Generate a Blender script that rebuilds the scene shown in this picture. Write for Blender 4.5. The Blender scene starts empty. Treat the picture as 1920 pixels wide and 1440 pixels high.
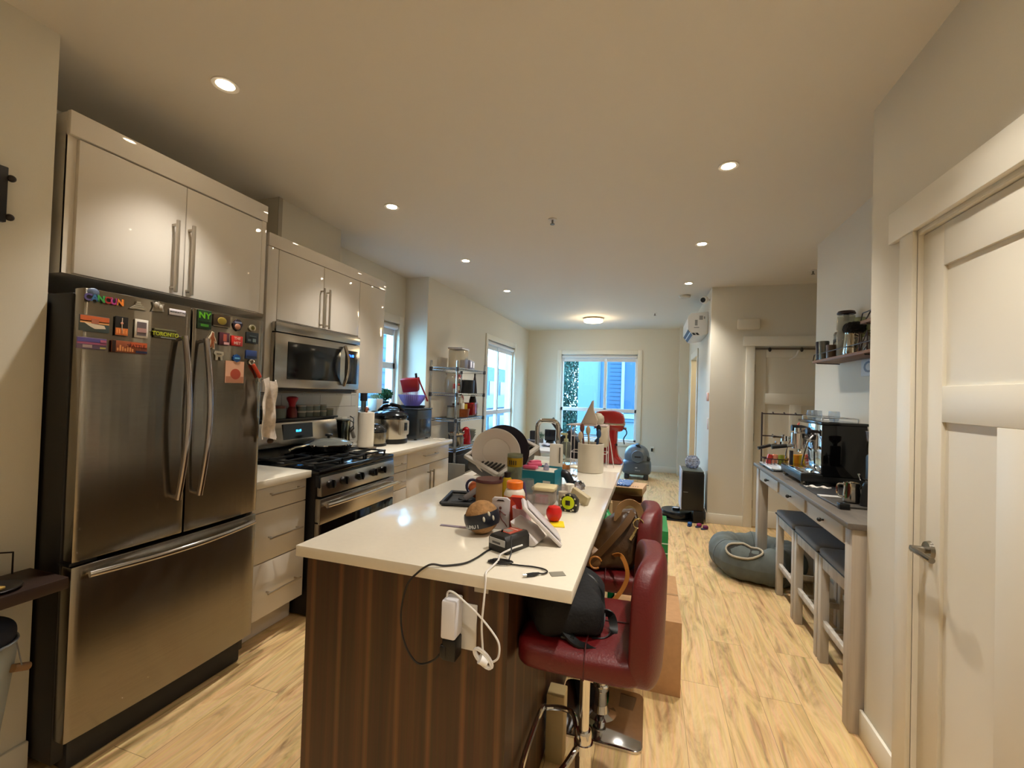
import bpy, bmesh, math, random
from mathutils import Vector, Matrix, Euler
random.seed(7)
S = bpy.context.scene
COL = S.collection
PI = math.pi

# ------------------------------------------------------------------ camera
F_PX, YAW, PITCH, ROLL, CAM_H = 825.5, -0.305, 0.017, 0.031, 1.443
fw = Vector((math.sin(YAW)*math.cos(PITCH), math.cos(YAW)*math.cos(PITCH), math.sin(PITCH)))
r0 = Vector((math.cos(YAW), -math.sin(YAW), 0)); u0 = r0.cross(fw)
rt = r0*math.cos(ROLL) + u0*math.sin(ROLL); up = -r0*math.sin(ROLL) + u0*math.cos(ROLL)
cam_data = bpy.data.cameras.new('camera'); cam = bpy.data.objects.new('camera', cam_data); COL.objects.link(cam)
m = Matrix((rt, up, -fw)).transposed().to_4x4(); m.translation = (0, 0, CAM_H)
cam.matrix_world = m
cam_data.sensor_width = 36; cam_data.lens = 36*F_PX/1920; cam_data.clip_start = 0.02
S.camera = cam

# ------------------------------------------------------------------ view, world, daylight
S.view_settings.view_transform = 'Standard'; S.view_settings.look = 'None'
S.view_settings.gamma = 1; S.view_settings.exposure = 0.88
S.view_settings.use_curve_mapping = False
W = bpy.data.worlds.new('sky'); S.world = W; W.use_nodes = True
nt = W.node_tree; bg = nt.nodes['Background']
tc = nt.nodes.new('ShaderNodeTexCoord'); sp = nt.nodes.new('ShaderNodeSeparateXYZ'); cr = nt.nodes.new('ShaderNodeValToRGB')
nt.links.new(tc.outputs['Generated'], sp.inputs[0]); nt.links.new(sp.outputs['Z'], cr.inputs[0]); nt.links.new(cr.outputs[0], bg.inputs[0])
cr.color_ramp.elements[0].position = 0.0; cr.color_ramp.elements[0].color = (0.36, 0.72, 1.0, 1)
cr.color_ramp.elements[1].position = 0.6; cr.color_ramp.elements[1].color = (0.24, 0.55, 1.0, 1)
bg.inputs[1].default_value = 11.0

def lamp(kind, name, loc, rot=(0,0,0), **k):
    d = bpy.data.lights.new(name, kind); o = bpy.data.objects.new(name, d); COL.objects.link(o)
    o.location = loc; o.rotation_euler = rot
    for a, b in k.items(): setattr(d, a, b)
    return o
WARM = (1.0, 0.94, 0.85)
CEIL = 2.728
DOWN = [(-1.78,1.407),(-1.78,2.69),(-1.78,4.0),(-1.78,5.32),(0.381,1.36),(0.381,.05),(-.75,-.7),(0.381,2.65),(0.381,3.96),(0.381,5.315)]
DOWN_W, DOWN_ANG = 64.0, 1.75
FLUSH_W = 8.0

# ------------------------------------------------------------------ materials
def s2l(c): return c/12.92 if c <= 0.04045 else ((c+0.055)/1.055)**2.4
def hexc(h): return tuple(s2l(int(h[i:i+2],16)/255) for i in (0,2,4)) + (1,)
MC = {}
def mat(h, rough=0.5, metal=0.0, noise=0.0, scale=30, bump=0.0, emit=0, coat=0, alpha=1, trans=0, spec=0.5, aniso=0):
    key = (h, rough, metal, noise, scale, bump, emit, coat, alpha, trans, spec, aniso)
    if key in MC: return MC[key]
    M = bpy.data.materials.new('mat_%s_%d' % (h, len(MC))); M.use_nodes = True; MC[key] = M
    t = M.node_tree; b = t.nodes['Principled BSDF']; c = hexc(h)
    b.inputs['Base Color'].default_value = c; b.inputs['Roughness'].default_value = rough
    b.inputs['Metallic'].default_value = metal; b.inputs['Coat Weight'].default_value = coat
    b.inputs['Alpha'].default_value = alpha; b.inputs['Transmission Weight'].default_value = trans
    b.inputs['Specular IOR Level'].default_value = spec; b.inputs['Anisotropic'].default_value = aniso
    if emit: b.inputs['Emission Color'].default_value = c; b.inputs['Emission Strength'].default_value = emit
    if noise or bump:
        g = t.nodes.new('ShaderNodeTexCoord'); n = t.nodes.new('ShaderNodeTexNoise'); n.inputs['Scale'].default_value = scale; n.inputs['Detail'].default_value = 5
        t.links.new(g.outputs['Object'], n.inputs['Vector'])
        if noise:
            r = t.nodes.new('ShaderNodeValToRGB')
            r.color_ramp.elements[0].position = .3; r.color_ramp.elements[1].position = .7
            r.color_ramp.elements[0].color = tuple(x*(1-noise) for x in c[:3])+(1,); r.color_ramp.elements[1].color = tuple(min(1, x*(1+noise)) for x in c[:3])+(1,)
            t.links.new(n.outputs['Fac'], r.inputs[0]); t.links.new(r.outputs[0], b.inputs['Base Color'])
        if bump:
            q = t.nodes.new('ShaderNodeBump'); q.inputs['Strength'].default_value = bump; q.inputs['Distance'].default_value = 0.01
            t.links.new(n.outputs['Fac'], q.inputs['Height']); t.links.new(q.outputs[0], b.inputs['Normal'])
    return M
def glass(h='e8f0f2', amt=0.12, rough=0.02):
    """thin clear wall: mostly lets light through, with a glossy sheen at the edges"""
    key = ('glass', h, amt, rough)
    if key in MC: return MC[key]
    M = bpy.data.materials.new('clear_%s_%d' % (h, len(MC))); M.use_nodes = True; MC[key] = M
    t = M.node_tree; t.nodes.remove(t.nodes['Principled BSDF']); out = t.nodes['Material Output']
    tr = t.nodes.new('ShaderNodeBsdfTransparent'); c = hexc(h); tr.inputs[0].default_value = c
    gl = t.nodes.new('ShaderNodeBsdfGlossy'); gl.inputs['Roughness'].default_value = rough
    df = t.nodes.new('ShaderNodeBsdfDiffuse'); df.inputs[0].default_value = c
    lw = t.nodes.new('ShaderNodeLayerWeight'); lw.inputs[0].default_value = .5
    pw = t.nodes.new('ShaderNodeMath'); pw.operation = 'POWER'; pw.inputs[1].default_value = 4; t.links.new(lw.outputs['Facing'], pw.inputs[0])
    fr = t.nodes.new('ShaderNodeMath'); fr.operation = 'MULTIPLY_ADD'; fr.inputs[1].default_value = .6; fr.inputs[2].default_value = .035; t.links.new(pw.outputs[0], fr.inputs[0])
    a = t.nodes.new('ShaderNodeMixShader'); b = t.nodes.new('ShaderNodeMixShader')
    t.links.new(fr.outputs[0], a.inputs[0]); t.links.new(tr.outputs[0], a.inputs[1]); t.links.new(gl.outputs[0], a.inputs[2])
    b.inputs[0].default_value = amt; t.links.new(a.outputs[0], b.inputs[1]); t.links.new(df.outputs[0], b.inputs[2])
    t.links.new(b.outputs[0], out.inputs[0])
    return M
def nodes(M): return M.node_tree, M.node_tree.nodes['Principled BSDF']
def brushed(h, rough=0.3, axis=2, amp=0.12, aniso=0):
    """brushed metal: fine streaks running along one axis"""
    M = bpy.data.materials.new('brushed_'+h); M.use_nodes = True; t, b = nodes(M); c = hexc(h)
    b.inputs['Metallic'].default_value = 1; b.inputs['Roughness'].default_value = rough
    g = t.nodes.new('ShaderNodeTexCoord'); mp = t.nodes.new('ShaderNodeMapping'); n = t.nodes.new('ShaderNodeTexNoise')
    sc = [260, 260, 260]; sc[axis] = 1.5; mp.inputs['Scale'].default_value = sc; n.inputs['Scale'].default_value = 1; n.inputs['Detail'].default_value = 3
    t.links.new(g.outputs['Object'], mp.inputs[0]); t.links.new(mp.outputs[0], n.inputs['Vector'])
    r = t.nodes.new('ShaderNodeValToRGB'); r.color_ramp.elements[0].color = tuple(x*(1-amp) for x in c[:3])+(1,); r.color_ramp.elements[1].color = tuple(min(1,x*(1+amp)) for x in c[:3])+(1,)
    t.links.new(n.outputs['Fac'], r.inputs[0]); t.links.new(r.outputs[0], b.inputs['Base Color'])
    q = t.nodes.new('ShaderNodeBump'); q.inputs['Strength'].default_value = .04; q.inputs['Distance'].default_value = .002
    t.links.new(n.outputs['Fac'], q.inputs['Height']); t.links.new(q.outputs[0], b.inputs['Normal'])
    if aniso:
        tg = t.nodes.new('ShaderNodeTangent'); tg.direction_type = 'RADIAL'; tg.axis = 'Z'; t.links.new(tg.outputs[0], b.inputs['Tangent'])
        b.inputs['Anisotropic'].default_value = aniso; b.inputs['Anisotropic Rotation'].default_value = 0.25
    return M
def ramp(t, stops):
    r = t.nodes.new('ShaderNodeValToRGB'); e = r.color_ramp.elements
    e[0].position, e[0].color = stops[0][0], hexc(stops[0][1]); e[1].position, e[1].color = stops[-1][0], hexc(stops[-1][1])
    for p, h in stops[1:-1]:
        x = e.new(p); x.color = hexc(h)
    return r
def floor_mat():
    M = bpy.data.materials.new('oak_planks'); M.use_nodes = True; t, b = nodes(M); L = t.links.new
    g = t.nodes.new('ShaderNodeTexCoord'); mp = t.nodes.new('ShaderNodeMapping'); mp.inputs['Rotation'].default_value = (0, 0, PI/2)
    L(g.outputs['Object'], mp.inputs[0])
    br = t.nodes.new('ShaderNodeTexBrick'); br.offset = 0.37; br.inputs['Scale'].default_value = 1
    br.inputs['Brick Width'].default_value = 1.22; br.inputs['Row Height'].default_value = 0.18; br.inputs['Mortar Size'].default_value = 0.0009; br.inputs['Bias'].default_value = 0
    br.inputs['Color1'].default_value = (0.1,0.1,0.1,1); br.inputs['Color2'].default_value = (0.9,0.9,0.9,1); br.inputs['Mortar'].default_value = (0.5,0.5,0.5,1)
    L(mp.outputs[0], br.inputs[0])
    off = t.nodes.new('ShaderNodeVectorMath'); off.operation = 'MULTIPLY_ADD'; off.inputs[1].default_value = (7.3, 3.1, 5.0)
    L(br.outputs['Color'], off.inputs[0]); L(g.outputs['Object'], off.inputs[2])
    mp2 = t.nodes.new('ShaderNodeMapping'); mp2.inputs['Scale'].default_value = (5.5, .95, 1); L(off.outputs[0], mp2.inputs[0])
    n = t.nodes.new('ShaderNodeTexNoise'); n.inputs['Scale'].default_value = 1.6; n.inputs['Detail'].default_value = 7; n.inputs['Roughness'].default_value = .60; n.inputs['Distortion'].default_value = 2.2
    L(mp2.outputs[0], n.inputs['Vector'])
    cr = ramp(t, [(0.18,'6a5236'),(0.32,'a38459'),(0.43,'c8a774'),(0.56,'ddbc88'),(0.68,'cdab77'),(0.82,'a58a63')])
    L(n.outputs['Fac'], cr.inputs[0])
    mp3 = t.nodes.new('ShaderNodeMapping'); mp3.inputs['Scale'].default_value = (90, 4, 1); L(off.outputs[0], mp3.inputs[0])
    n2 = t.nodes.new('ShaderNodeTexNoise'); n2.inputs['Scale'].default_value = 1; n2.inputs['Detail'].default_value = 3; L(mp3.outputs[0], n2.inputs['Vector'])
    mx = t.nodes.new('ShaderNodeMix'); mx.data_type = 'RGBA'; mx.blend_type = 'SOFT_LIGHT'; mx.inputs[0].default_value = .45
    L(cr.outputs[0], mx.inputs[6]); L(n2.outputs['Color'], mx.inputs[7])
    mz = t.nodes.new('ShaderNodeMix'); mz.data_type = 'RGBA'; mz.blend_type = 'SOFT_LIGHT'; mz.inputs[0].default_value = .12
    L(mx.outputs[2], mz.inputs[6]); L(br.outputs['Color'], mz.inputs[7])
    my = t.nodes.new('ShaderNodeMix'); my.data_type = 'RGBA'; my.inputs[7].default_value = hexc('7a6040'); L(br.outputs['Fac'], my.inputs[0]); L(mz.outputs[2], my.inputs[6])
    L(my.outputs[2], b.inputs['Base Color']); b.inputs['Roughness'].default_value = .42
    q = t.nodes.new('ShaderNodeBump'); q.inputs['Strength'].default_value = .12; q.inputs['Distance'].default_value = .003; L(n.outputs['Fac'], q.inputs['Height']); L(q.outputs[0], b.inputs['Normal'])
    return M
def wood(c0, c1, rough=.45, scale=(18, 1.2, 18), c2=None, name='wood'):
    M = bpy.data.materials.new(name); M.use_nodes = True; t, b = nodes(M); L = t.links.new
    g = t.nodes.new('ShaderNodeTexCoord'); mp = t.nodes.new('ShaderNodeMapping'); mp.inputs['Scale'].default_value = scale
    L(g.outputs['Object'], mp.inputs[0]); n = t.nodes.new('ShaderNodeTexNoise'); n.inputs['Scale'].default_value = 1; n.inputs['Detail'].default_value = 6; n.inputs['Distortion'].default_value = .4
    L(mp.outputs[0], n.inputs['Vector']); st = [(0.32, c0), (0.68, c1)] if not c2 else [(0.30, c0), (0.52, c1), (0.72, c2)]
    r = ramp(t, st); L(n.outputs['Fac'], r.inputs[0]); L(r.outputs[0], b.inputs['Base Color']); b.inputs['Roughness'].default_value = rough
    return M
def tile_mat():
    M = bpy.data.materials.new('white_tile'); M.use_nodes = True; t, b = nodes(M); L = t.links.new
    g = t.nodes.new('ShaderNodeTexCoord'); s = t.nodes.new('ShaderNodeSeparateXYZ'); c = t.nodes.new('ShaderNodeCombineXYZ')
    L(g.outputs['Object'], s.inputs[0]); L(s.outputs['Y'], c.inputs['X']); L(s.outputs['Z'], c.inputs['Y'])
    br = t.nodes.new('ShaderNodeTexBrick'); br.offset = .5; br.inputs['Scale'].default_value = 1; br.inputs['Brick Width'].default_value = .41; br.inputs['Row Height'].default_value = .105
    br.inputs['Mortar Size'].default_value = .002; br.inputs['Color1'].default_value = hexc('dcd7cd'); br.inputs['Color2'].default_value = hexc('d8d3c8'); br.inputs['Mortar'].default_value = hexc('8d887c')
    L(c.outputs[0], br.inputs[0]); L(br.outputs[0], b.inputs['Base Color']); b.inputs['Roughness'].default_value = .18
    return M

# ------------------------------------------------------------------ mesh helpers
class B:
    def __init__(s): s.bm = bmesh.new()
    def _xf(s, vs, M):
        if M is not None: bmesh.ops.transform(s.bm, matrix=M, verts=vs)
        return vs
    def box(s, a, b, bev=0, M=None, seg=2):
        t = bmesh.new()
        r = bmesh.ops.create_cube(t, size=1)['verts']
        d = [max(abs(b[i]-a[i]), 1e-5) for i in range(3)]; c = [(a[i]+b[i])/2 for i in range(3)]
        for v in r: v.co = Vector((v.co.x*d[0]+c[0], v.co.y*d[1]+c[1], v.co.z*d[2]+c[2]))
        if bev:
            bmesh.ops.bevel(t, geom=list(t.edges), offset=min(bev, min(d)*.45), segments=seg, affect='EDGES', profile=.5)
        return s.merge(t, M)
    def merge(s, t, M=None):
        if M is not None: bmesh.ops.transform(t, matrix=M, verts=t.verts)
        me = bpy.data.meshes.new('tmp'); t.to_mesh(me); t.free(); s.bm.from_mesh(me); bpy.data.meshes.remove(me)
        return s
    def lathe(s, prof, c=(0,0,0), n=32, M=None, cap=True):
        t = bmesh.new(); rings = []
        for r, z in prof:
            if r < 1e-5: rings.append([t.verts.new((c[0], c[1], c[2]+z))])
            else: rings.append([t.verts.new((c[0]+r*math.cos(2*PI*i/n), c[1]+r*math.sin(2*PI*i/n), c[2]+z)) for i in range(n)])
        for a, b in zip(rings, rings[1:]):
            for i in range(n):
                j = (i+1) % n
                if len(a) == 1 and len(b) == 1: continue
                if len(a) == 1: t.faces.new((a[0], b[j], b[i]))
                elif len(b) == 1: t.faces.new((a[i], a[j], b[0]))
                else: t.faces.new((a[i], a[j], b[j], b[i]))
        if cap:
            for R, fl in ((rings[0], 1), (rings[-1], 0)):
                if len(R) > 1: t.faces.new(R[::-1] if fl else R)
        bmesh.ops.recalc_face_normals(t, faces=t.faces)
        return s.merge(t, M)
    def cyl(s, p0, p1, r0, r1=None, n=20):
        p0, p1 = Vector(p0), Vector(p1); d = p1-p0
        if r1 is None: r1 = r0
        q = d.to_track_quat('Z', 'Y').to_matrix().to_4x4(); q.translation = p0
        return s.lathe([(r0, 0), (r1, d.length)], n=n, M=q)
    def tube(s, pts, r, n=10, closed=False, rs=None):
        pts = [Vector(p) for p in pts]; t = bmesh.new(); rings = []; up_ = None
        N = len(pts)
        for i, p in enumerate(pts):
            if closed: d = pts[(i+1) % N]-pts[i-1]
            else: d = pts[min(i+1, N-1)]-pts[max(i-1, 0)]
            if d.length < 1e-9: d = Vector((0,0,1))
            d.normalize()
            if up_ is None: up_ = d.orthogonal().normalized()
            else:
                up_ = up_ - d*up_.dot(d)
                up_ = up_.normalized() if up_.length > 1e-6 else d.orthogonal().normalized()
            sd = d.cross(up_); rr = rs[i] if rs else r
            rings.append([t.verts.new(p + (up_*math.cos(2*PI*k/n)+sd*math.sin(2*PI*k/n))*rr) for k in range(n)])
        for i in range(N if closed else N-1):
            a, b = rings[i], rings[(i+1) % N]
            for k in range(n): t.faces.new((a[k], a[(k+1) % n], b[(k+1) % n], b[k]))
        if not closed: t.faces.new(rings[0][::-1]); t.faces.new(rings[-1])
        bmesh.ops.recalc_face_normals(t, faces=t.faces)
        return s.merge(t)
    def sphere(s, c, r, sc=(1,1,1), M=None, n=24):
        t = bmesh.new(); bmesh.ops.create_uvsphere(t, u_segments=n, v_segments=max(8, n//2), radius=r)
        for v in t.verts: v.co = Vector((v.co.x*sc[0]+c[0], v.co.y*sc[1]+c[1], v.co.z*sc[2]+c[2]))
        return s.merge(t, M)
    def prism(s, out, lo, hi, axis=2, M=None, bev=0):
        """extrude a 2D outline between lo and hi along an axis (0: outline is y,z; 1: x,z; 2: x,y)"""
        t = bmesh.new()
        def P(a, b, h): return ((h, a, b), (a, h, b), (a, b, h))[axis]
        A = [t.verts.new(P(x, y, lo)) for x, y in out]; Bv = [t.verts.new(P(x, y, hi)) for x, y in out]; n = len(out)
        f1 = t.faces.new(A); f2 = t.faces.new(Bv[::-1])
        for i in range(n): t.faces.new((A[i], Bv[i], Bv[(i+1) % n], A[(i+1) % n]))
        bmesh.ops.recalc_face_normals(t, faces=t.faces)
        if bev: bmesh.ops.bevel(t, geom=list(t.edges), offset=bev, segments=2, affect='EDGES', profile=.5)
        return s.merge(t, M)
    def grid(s, fn, nu, nv, th=0, M=None):
        """sheet from fn(u,v), given a thickness when th is set"""
        t = bmesh.new(); V = [[t.verts.new(fn(i/(nu-1), j/(nv-1))) for j in range(nv)] for i in range(nu)]
        for i in range(nu-1):
            for j in range(nv-1): t.faces.new((V[i][j], V[i+1][j], V[i+1][j+1], V[i][j+1]))
        if th:
            bmesh.ops.recalc_face_normals(t, faces=t.faces)
            bmesh.ops.solidify(t, geom=list(t.faces), thickness=th)
        return s.merge(t, M)
    def subd(s, k=1):
        bmesh.ops.subdivide_edges(s.bm, edges=s.bm.edges, cuts=k, use_grid_fill=True); return s
    def obj(s, name, m, parent=None, loc=None, ang=35, mods=None):
        me = bpy.data.meshes.new(name); s.bm.to_mesh(me); s.bm.free(); me.materials.append(m)
        for p in me.polygons: p.use_smooth = True
        me.set_sharp_from_angle(angle=math.radians(ang))
        o = bpy.data.objects.new(name, me); COL.objects.link(o)
        if parent: o.parent = parent
        if loc is not None: o.location = loc
        return o
def tag(o, label, cat, group=None, kind=None):
    o['label'] = label; o['category'] = cat
    if group: o['group'] = group
    if kind: o['kind'] = kind
    return o
SIZE = [1.0]   # size factor of the group being built, measured from eye height above the camera's spot on the floor
def place(o, loc):
    k = SIZE[0]; o.location = (loc[0]*k, loc[1]*k, CAM_H+(loc[2]-CAM_H)*k); o.scale = (k, k, k)
def T(name, label, cat, loc=(0,0,0), rz=0, group=None, rot=None):
    o = bpy.data.objects.new(name, None); COL.objects.link(o); place(o, loc); o.rotation_euler = rot or (0,0,rz); o.empty_display_size = .05
    return tag(o, label, cat, group)
def one(name, b, m, label, cat, loc=(0,0,0), rz=0, group=None, ang=35, rot=None):
    o = b.obj(name, m, None, None, ang); place(o, loc); o.rotation_euler = rot or (0,0,rz); return tag(o, label, cat, group)
def struct(name, b, m, parent=None, loc=None):
    o = b.obj(name, m, parent, loc)
    if parent is None: o['kind'] = 'structure'
    return o
def dup(root, loc, rz=None, label=None, group=None):
    r = root.copy(); COL.objects.link(r); r.location = loc
    if rz is not None: r.rotation_euler = (0,0,rz)
    if label: r['label'] = label
    if group: r['group'] = group
    for ch in list(root.children):
        c = ch.copy(); COL.objects.link(c); c.parent = r
        for g in ch.children:
            d = g.copy(); COL.objects.link(d); d.parent = c
    return r
def text(name, s, size, M, m, parent=None, depth=.0008, bold=0.0, wscale=1.0):
    cu = bpy.data.curves.new('lettering', 'FONT'); cu.body = s; cu.size = size; cu.extrude = depth; cu.offset = bold; cu.align_x = 'CENTER'; cu.align_y = 'CENTER'; cu.resolution_u = 3
    o = bpy.data.objects.new('lettering', cu); COL.objects.link(o); bpy.context.view_layer.update()
    me = bpy.data.meshes.new_from_object(o.evaluated_get(bpy.context.evaluated_depsgraph_get())); bpy.data.objects.remove(o)
    me.transform(M @ Matrix.Scale(wscale, 4, (1,0,0))); me.materials.clear(); me.materials.append(m)
    q = bpy.data.objects.new(name, me); COL.objects.link(q)
    if parent: q.parent = parent
    return q
# orientation of lettering that faces +x (seen from the room), and lettering that faces -y (towards the camera)
def face_px(x, y, z): return Matrix(((0,0,1,x),(1,0,0,y),(0,1,0,z),(0,0,0,1)))
def face_nx(x, y, z): return Matrix(((0,0,-1,x),(-1,0,0,y),(0,1,0,z),(0,0,0,1)))
def face_ny(x, y, z): return Matrix(((1,0,0,x),(0,0,-1,y),(0,1,0,z),(0,0,0,1)))
def RZ(a, c=(0,0,0)): return Matrix.Translation(c) @ Matrix.Rotation(a, 4, 'Z')
def RX(a, c=(0,0,0)): return Matrix.Translation(c) @ Matrix.Rotation(a, 4, 'X')
def RY(a, c=(0,0,0)): return Matrix.Translation(c) @ Matrix.Rotation(a, 4, 'Y')
def arc(c, r, a0, a1, n, pl='xz'):
    o = []
    for i in range(n+1):
        a = a0+(a1-a0)*i/n; p = [c[0], c[1], c[2]]; k = {'x':0,'y':1,'z':2}
        p[k[pl[0]]] += r*math.cos(a); p[k[pl[1]]] += r*math.sin(a); o.append(tuple(p))
    return o

PAINT = mat('d6d0c0', .62, bump=.03, scale=220, noise=.01)
CEILP = mat('dcd5c8', .8)
TRIM = mat('e3decf', .38)
DOORP = mat('dfd9c9', .4)
WHITE = mat('e6e3dc', .4)
GLOSSW = mat('d6cfc4', .035, spec=.35)
CAB = mat('dfd8cc', .22)
QUARTZ = mat('e4dccb', .12, noise=.015, scale=60)
STEEL = brushed('938d82', .19, axis=1, aniso=1.0)
STEELH = brushed('b5b0a8', .22, axis=1)
CHROME = mat('d6d6d6', .07, 1)
SATIN = mat('a8a297', .32, 1)
BLACK = mat('0b0b0c', .35)
BLACKG = mat('060607', .06)
DARK = mat('1a1a1c', .55)
RUBBER = mat('17181a', .8)
GREY = mat('6b6e70', .5)
CARD = mat('b58b60', .8, noise=.06, scale=40)
RED = mat('8d0a0f', .22, coat=.4)
CLEAR = glass('f2f6f6', .06)
# ================================================================== SETTING
struct('floor', B().box((-3.0,-1.3,-.1),(3.0,9.0,0)), floor_mat())
struct('ceiling', B().box((-3.0,-1.3,CEIL),(3.0,9.0,CEIL+.1)), CEILP)
# near left wall stub, beside the refrigerator
struct('wall_left', B().box((-2.9,-1.3,0),(-2.145,1.035,CEIL)), PAINT)
# kitchen wall with a tall narrow window
b = B(); b.box((-2.9,1.035,0),(-2.75,3.68,CEIL)); b.box((-2.9,4.37,0),(-2.75,4.5,CEIL)); b.box((-2.9,3.68,0),(-2.75,4.37,1.2)); b.box((-2.9,3.68,2.17),(-2.75,4.37,CEIL))
struct('wall_left', b, PAINT)
# living room left wall with its return towards the kitchen, window opening
b = B(); b.box((-2.9,4.5,0),(-2.454,4.65,CEIL)); b.box((-2.62,4.65,0),(-2.454,6.45,CEIL)); b.box((-2.62,7.87,0),(-2.454,9.0,CEIL))
b.box((-2.62,6.45,0),(-2.454,7.87,.5)); b.box((-2.62,6.45,2.25),(-2.454,7.87,CEIL))
struct('wall_left', b, PAINT)
b = B(); b.box((-2.454,8.848,0),(-1.744,9.0,CEIL)); b.box((-.25,8.848,0),(.85,9.0,CEIL)); b.box((-1.744,8.848,0),(-.25,9.0,.53)); b.box((-1.744,8.848,2.23),(-.25,9.0,CEIL))
struct('wall_far', b, PAINT)
struct('wall_far', B().box((.5,8.6,0),(.656,8.848,CEIL)), PAINT)
# wall with the air conditioner, with a cased opening to a side room
b = B(); b.box((.656,5.564,0),(.78,7.02,CEIL)); b.box((.656,7.95,0),(.78,8.848,CEIL)); b.box((.656,7.02,2.06),(.78,7.95,CEIL))
struct('wall_right', b, PAINT)
b = B(); b.box((.78,5.564,0),(1.113,5.69,CEIL)); b.box((1.95,5.564,0),(3.0,5.69,CEIL)); b.box((1.113,5.564,2.04),(1.95,5.69,CEIL))
struct('wall_far', b, PAINT)
struct('wall_right', B().box((1.29,2.17,0),(1.42,4.2,CEIL)), PAINT)
struct('wall_right', B().box((1.42,4.08,0),(3.0,4.2,CEIL)), PAINT)
struct('wall_right', B().box((2.9,4.2,0),(3.0,9.0,CEIL)), PAINT)
struct('wall_right', B().box((.78,8.5,0),(2.9,8.6,CEIL)), PAINT)
b = B(); b.box((.909,1.945,0),(1.04,2.294,CEIL)); b.box((.909,-1.3,0),(1.04,1.11,CEIL)); b.box((.909,1.11,2.06),(1.04,1.945,CEIL)); b.box((1.04,2.17,0),(1.29,2.294,CEIL))
struct('wall_right', b, PAINT)
struct('wall_near', B().box((-3.0,-1.4,0),(3.0,-1.3,CEIL)), PAINT)
struct('wall_right', B().box((1.9,-1.3,0),(2.0,2.17,CEIL)), PAINT)
# backsplash: a shallow furred wall with large white tiles, end strip painted
struct('wall_left', B().box((-2.75,1.95,0),(-2.678,3.60,1.39)), PAINT)
tag(B().box((-2.678,1.96,.90),(-2.668,3.55,1.39)).obj('wall_tiles', tile_mat()), 'white horizontal wall tiles behind the gas range', 'tiles')
# boxed duct above the cabinets
struct('wall_left', B().box((-2.75,2.37,2.30),(-2.465,3.01,CEIL)), mat('c9c3b4', .5))
struct('trim_1', B().box((-2.462,2.366,2.30),(-2.458,2.40,CEIL)), mat('9c9484', .5))
# baseboards
BB = lambda x0,y0,x1,y1: B().box((x0,y0,0),(x1,y1,.115), .004)
struct('baseboard_left', BB(-2.145,-1.3,-2.13,1.037), TRIM)
struct('baseboard_left', BB(-2.454,4.65,-2.44,8.848), TRIM)
struct('baseboard_far', BB(-2.44,8.834,.5,8.848), TRIM)
struct('baseboard_far', BB(.642,5.55,1.03,5.564), TRIM)
struct('baseboard_right', BB(.642,5.564,.656,6.93), TRIM)
struct('baseboard_right', BB(.895,2.03,.909,2.308), TRIM)
struct('baseboard_right', BB(.895,-1.3,.909,1.02), TRIM)

def window(n, axis, x, u0, u1, z0, z1, sgn, mull, rail, blind=True, tr=.085, depth=.12, apron=True):
    """window in a wall plane. axis 'x': plane at x, u is y.  sgn: direction into the room"""
    root = bpy.data.objects.new('window_%d' % n, None); COL.objects.link(root); root['kind'] = 'structure'
    def bx(b, a0, a1, h0, h1, d0, d1, bev=.003):
        lo, hi = sorted((x+sgn*d0, x+sgn*d1))
        if axis == 'x': b.box((lo,a0,h0),(hi,a1,h1),bev)
        else: b.box((a0,lo,h0),(a1,hi,h1),bev)
    b = B(); bx(b,u0-tr,u0,z0-tr,z1+tr,0,.018); bx(b,u1,u1+tr,z0-tr,z1+tr,0,.018); bx(b,u0,u1,z1,z1+tr,0,.018); bx(b,u0,u1,z0-tr,z0,0,.022)
    b.obj('casing', TRIM, root)
    fr = mat('dfe3e6', .35); f = .042
    b = B(); bx(b,u0,u0+f,z0,z1,-.09,-.03); bx(b,u1-f,u1,z0,z1,-.09,-.03); bx(b,u0,u1,z1-f,z1,-.09,-.03); bx(b,u0,u1,z0,z0+f,-.09,-.03)
    for h in rail: bx(b,u0,u1,h-.035,h+.035,-.085,-.03)
    for u, h0, h1 in mull: bx(b,u-.03,u+.03,h0,h1,-.085,-.03)
    b.obj('frame', fr, root)
    b = B(); bx(b,u0,u1,z0,z1,-.064,-.060,0); b.obj('pane', glass('fafdfe', .0), root)
    if blind:
        b = B(); lo = x+sgn*.03 if 0 else x-sgn*.02
        if axis == 'x': b.cyl((lo,u0+.01,z1-.045),(lo,u1-.01,z1-.045),.028)
        else: b.cyl((u0+.01,lo,z1-.045),(u1-.01,lo,z1-.045),.028)
        bx(b,u0+.012,u1-.012,z1-.14,z1-.045,-.046,-.044,0)
        b.obj('roller_blind', mat('d9dadb', .7), root)
    return root
window(1, 'x', -2.75, 3.68, 4.37, 1.2, 2.17, 1, [], [1.69])
window(2, 'x', -2.454, 6.45, 7.87, .5, 2.25, 1, [(7.08,1.10,2.25),(7.08,.5,1.07)], [1.09])
window(3, 'y', 8.848, -1.744, -.25, .53, 2.23, -1, [(-.86,1.14,2.23),(-.86,.53,1.1)], [1.13])
# window sill with depth behind the counter
struct('trim_2', B().box((-2.84,3.66,1.185),(-2.70,4.39,1.2),.003), TRIM)

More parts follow.
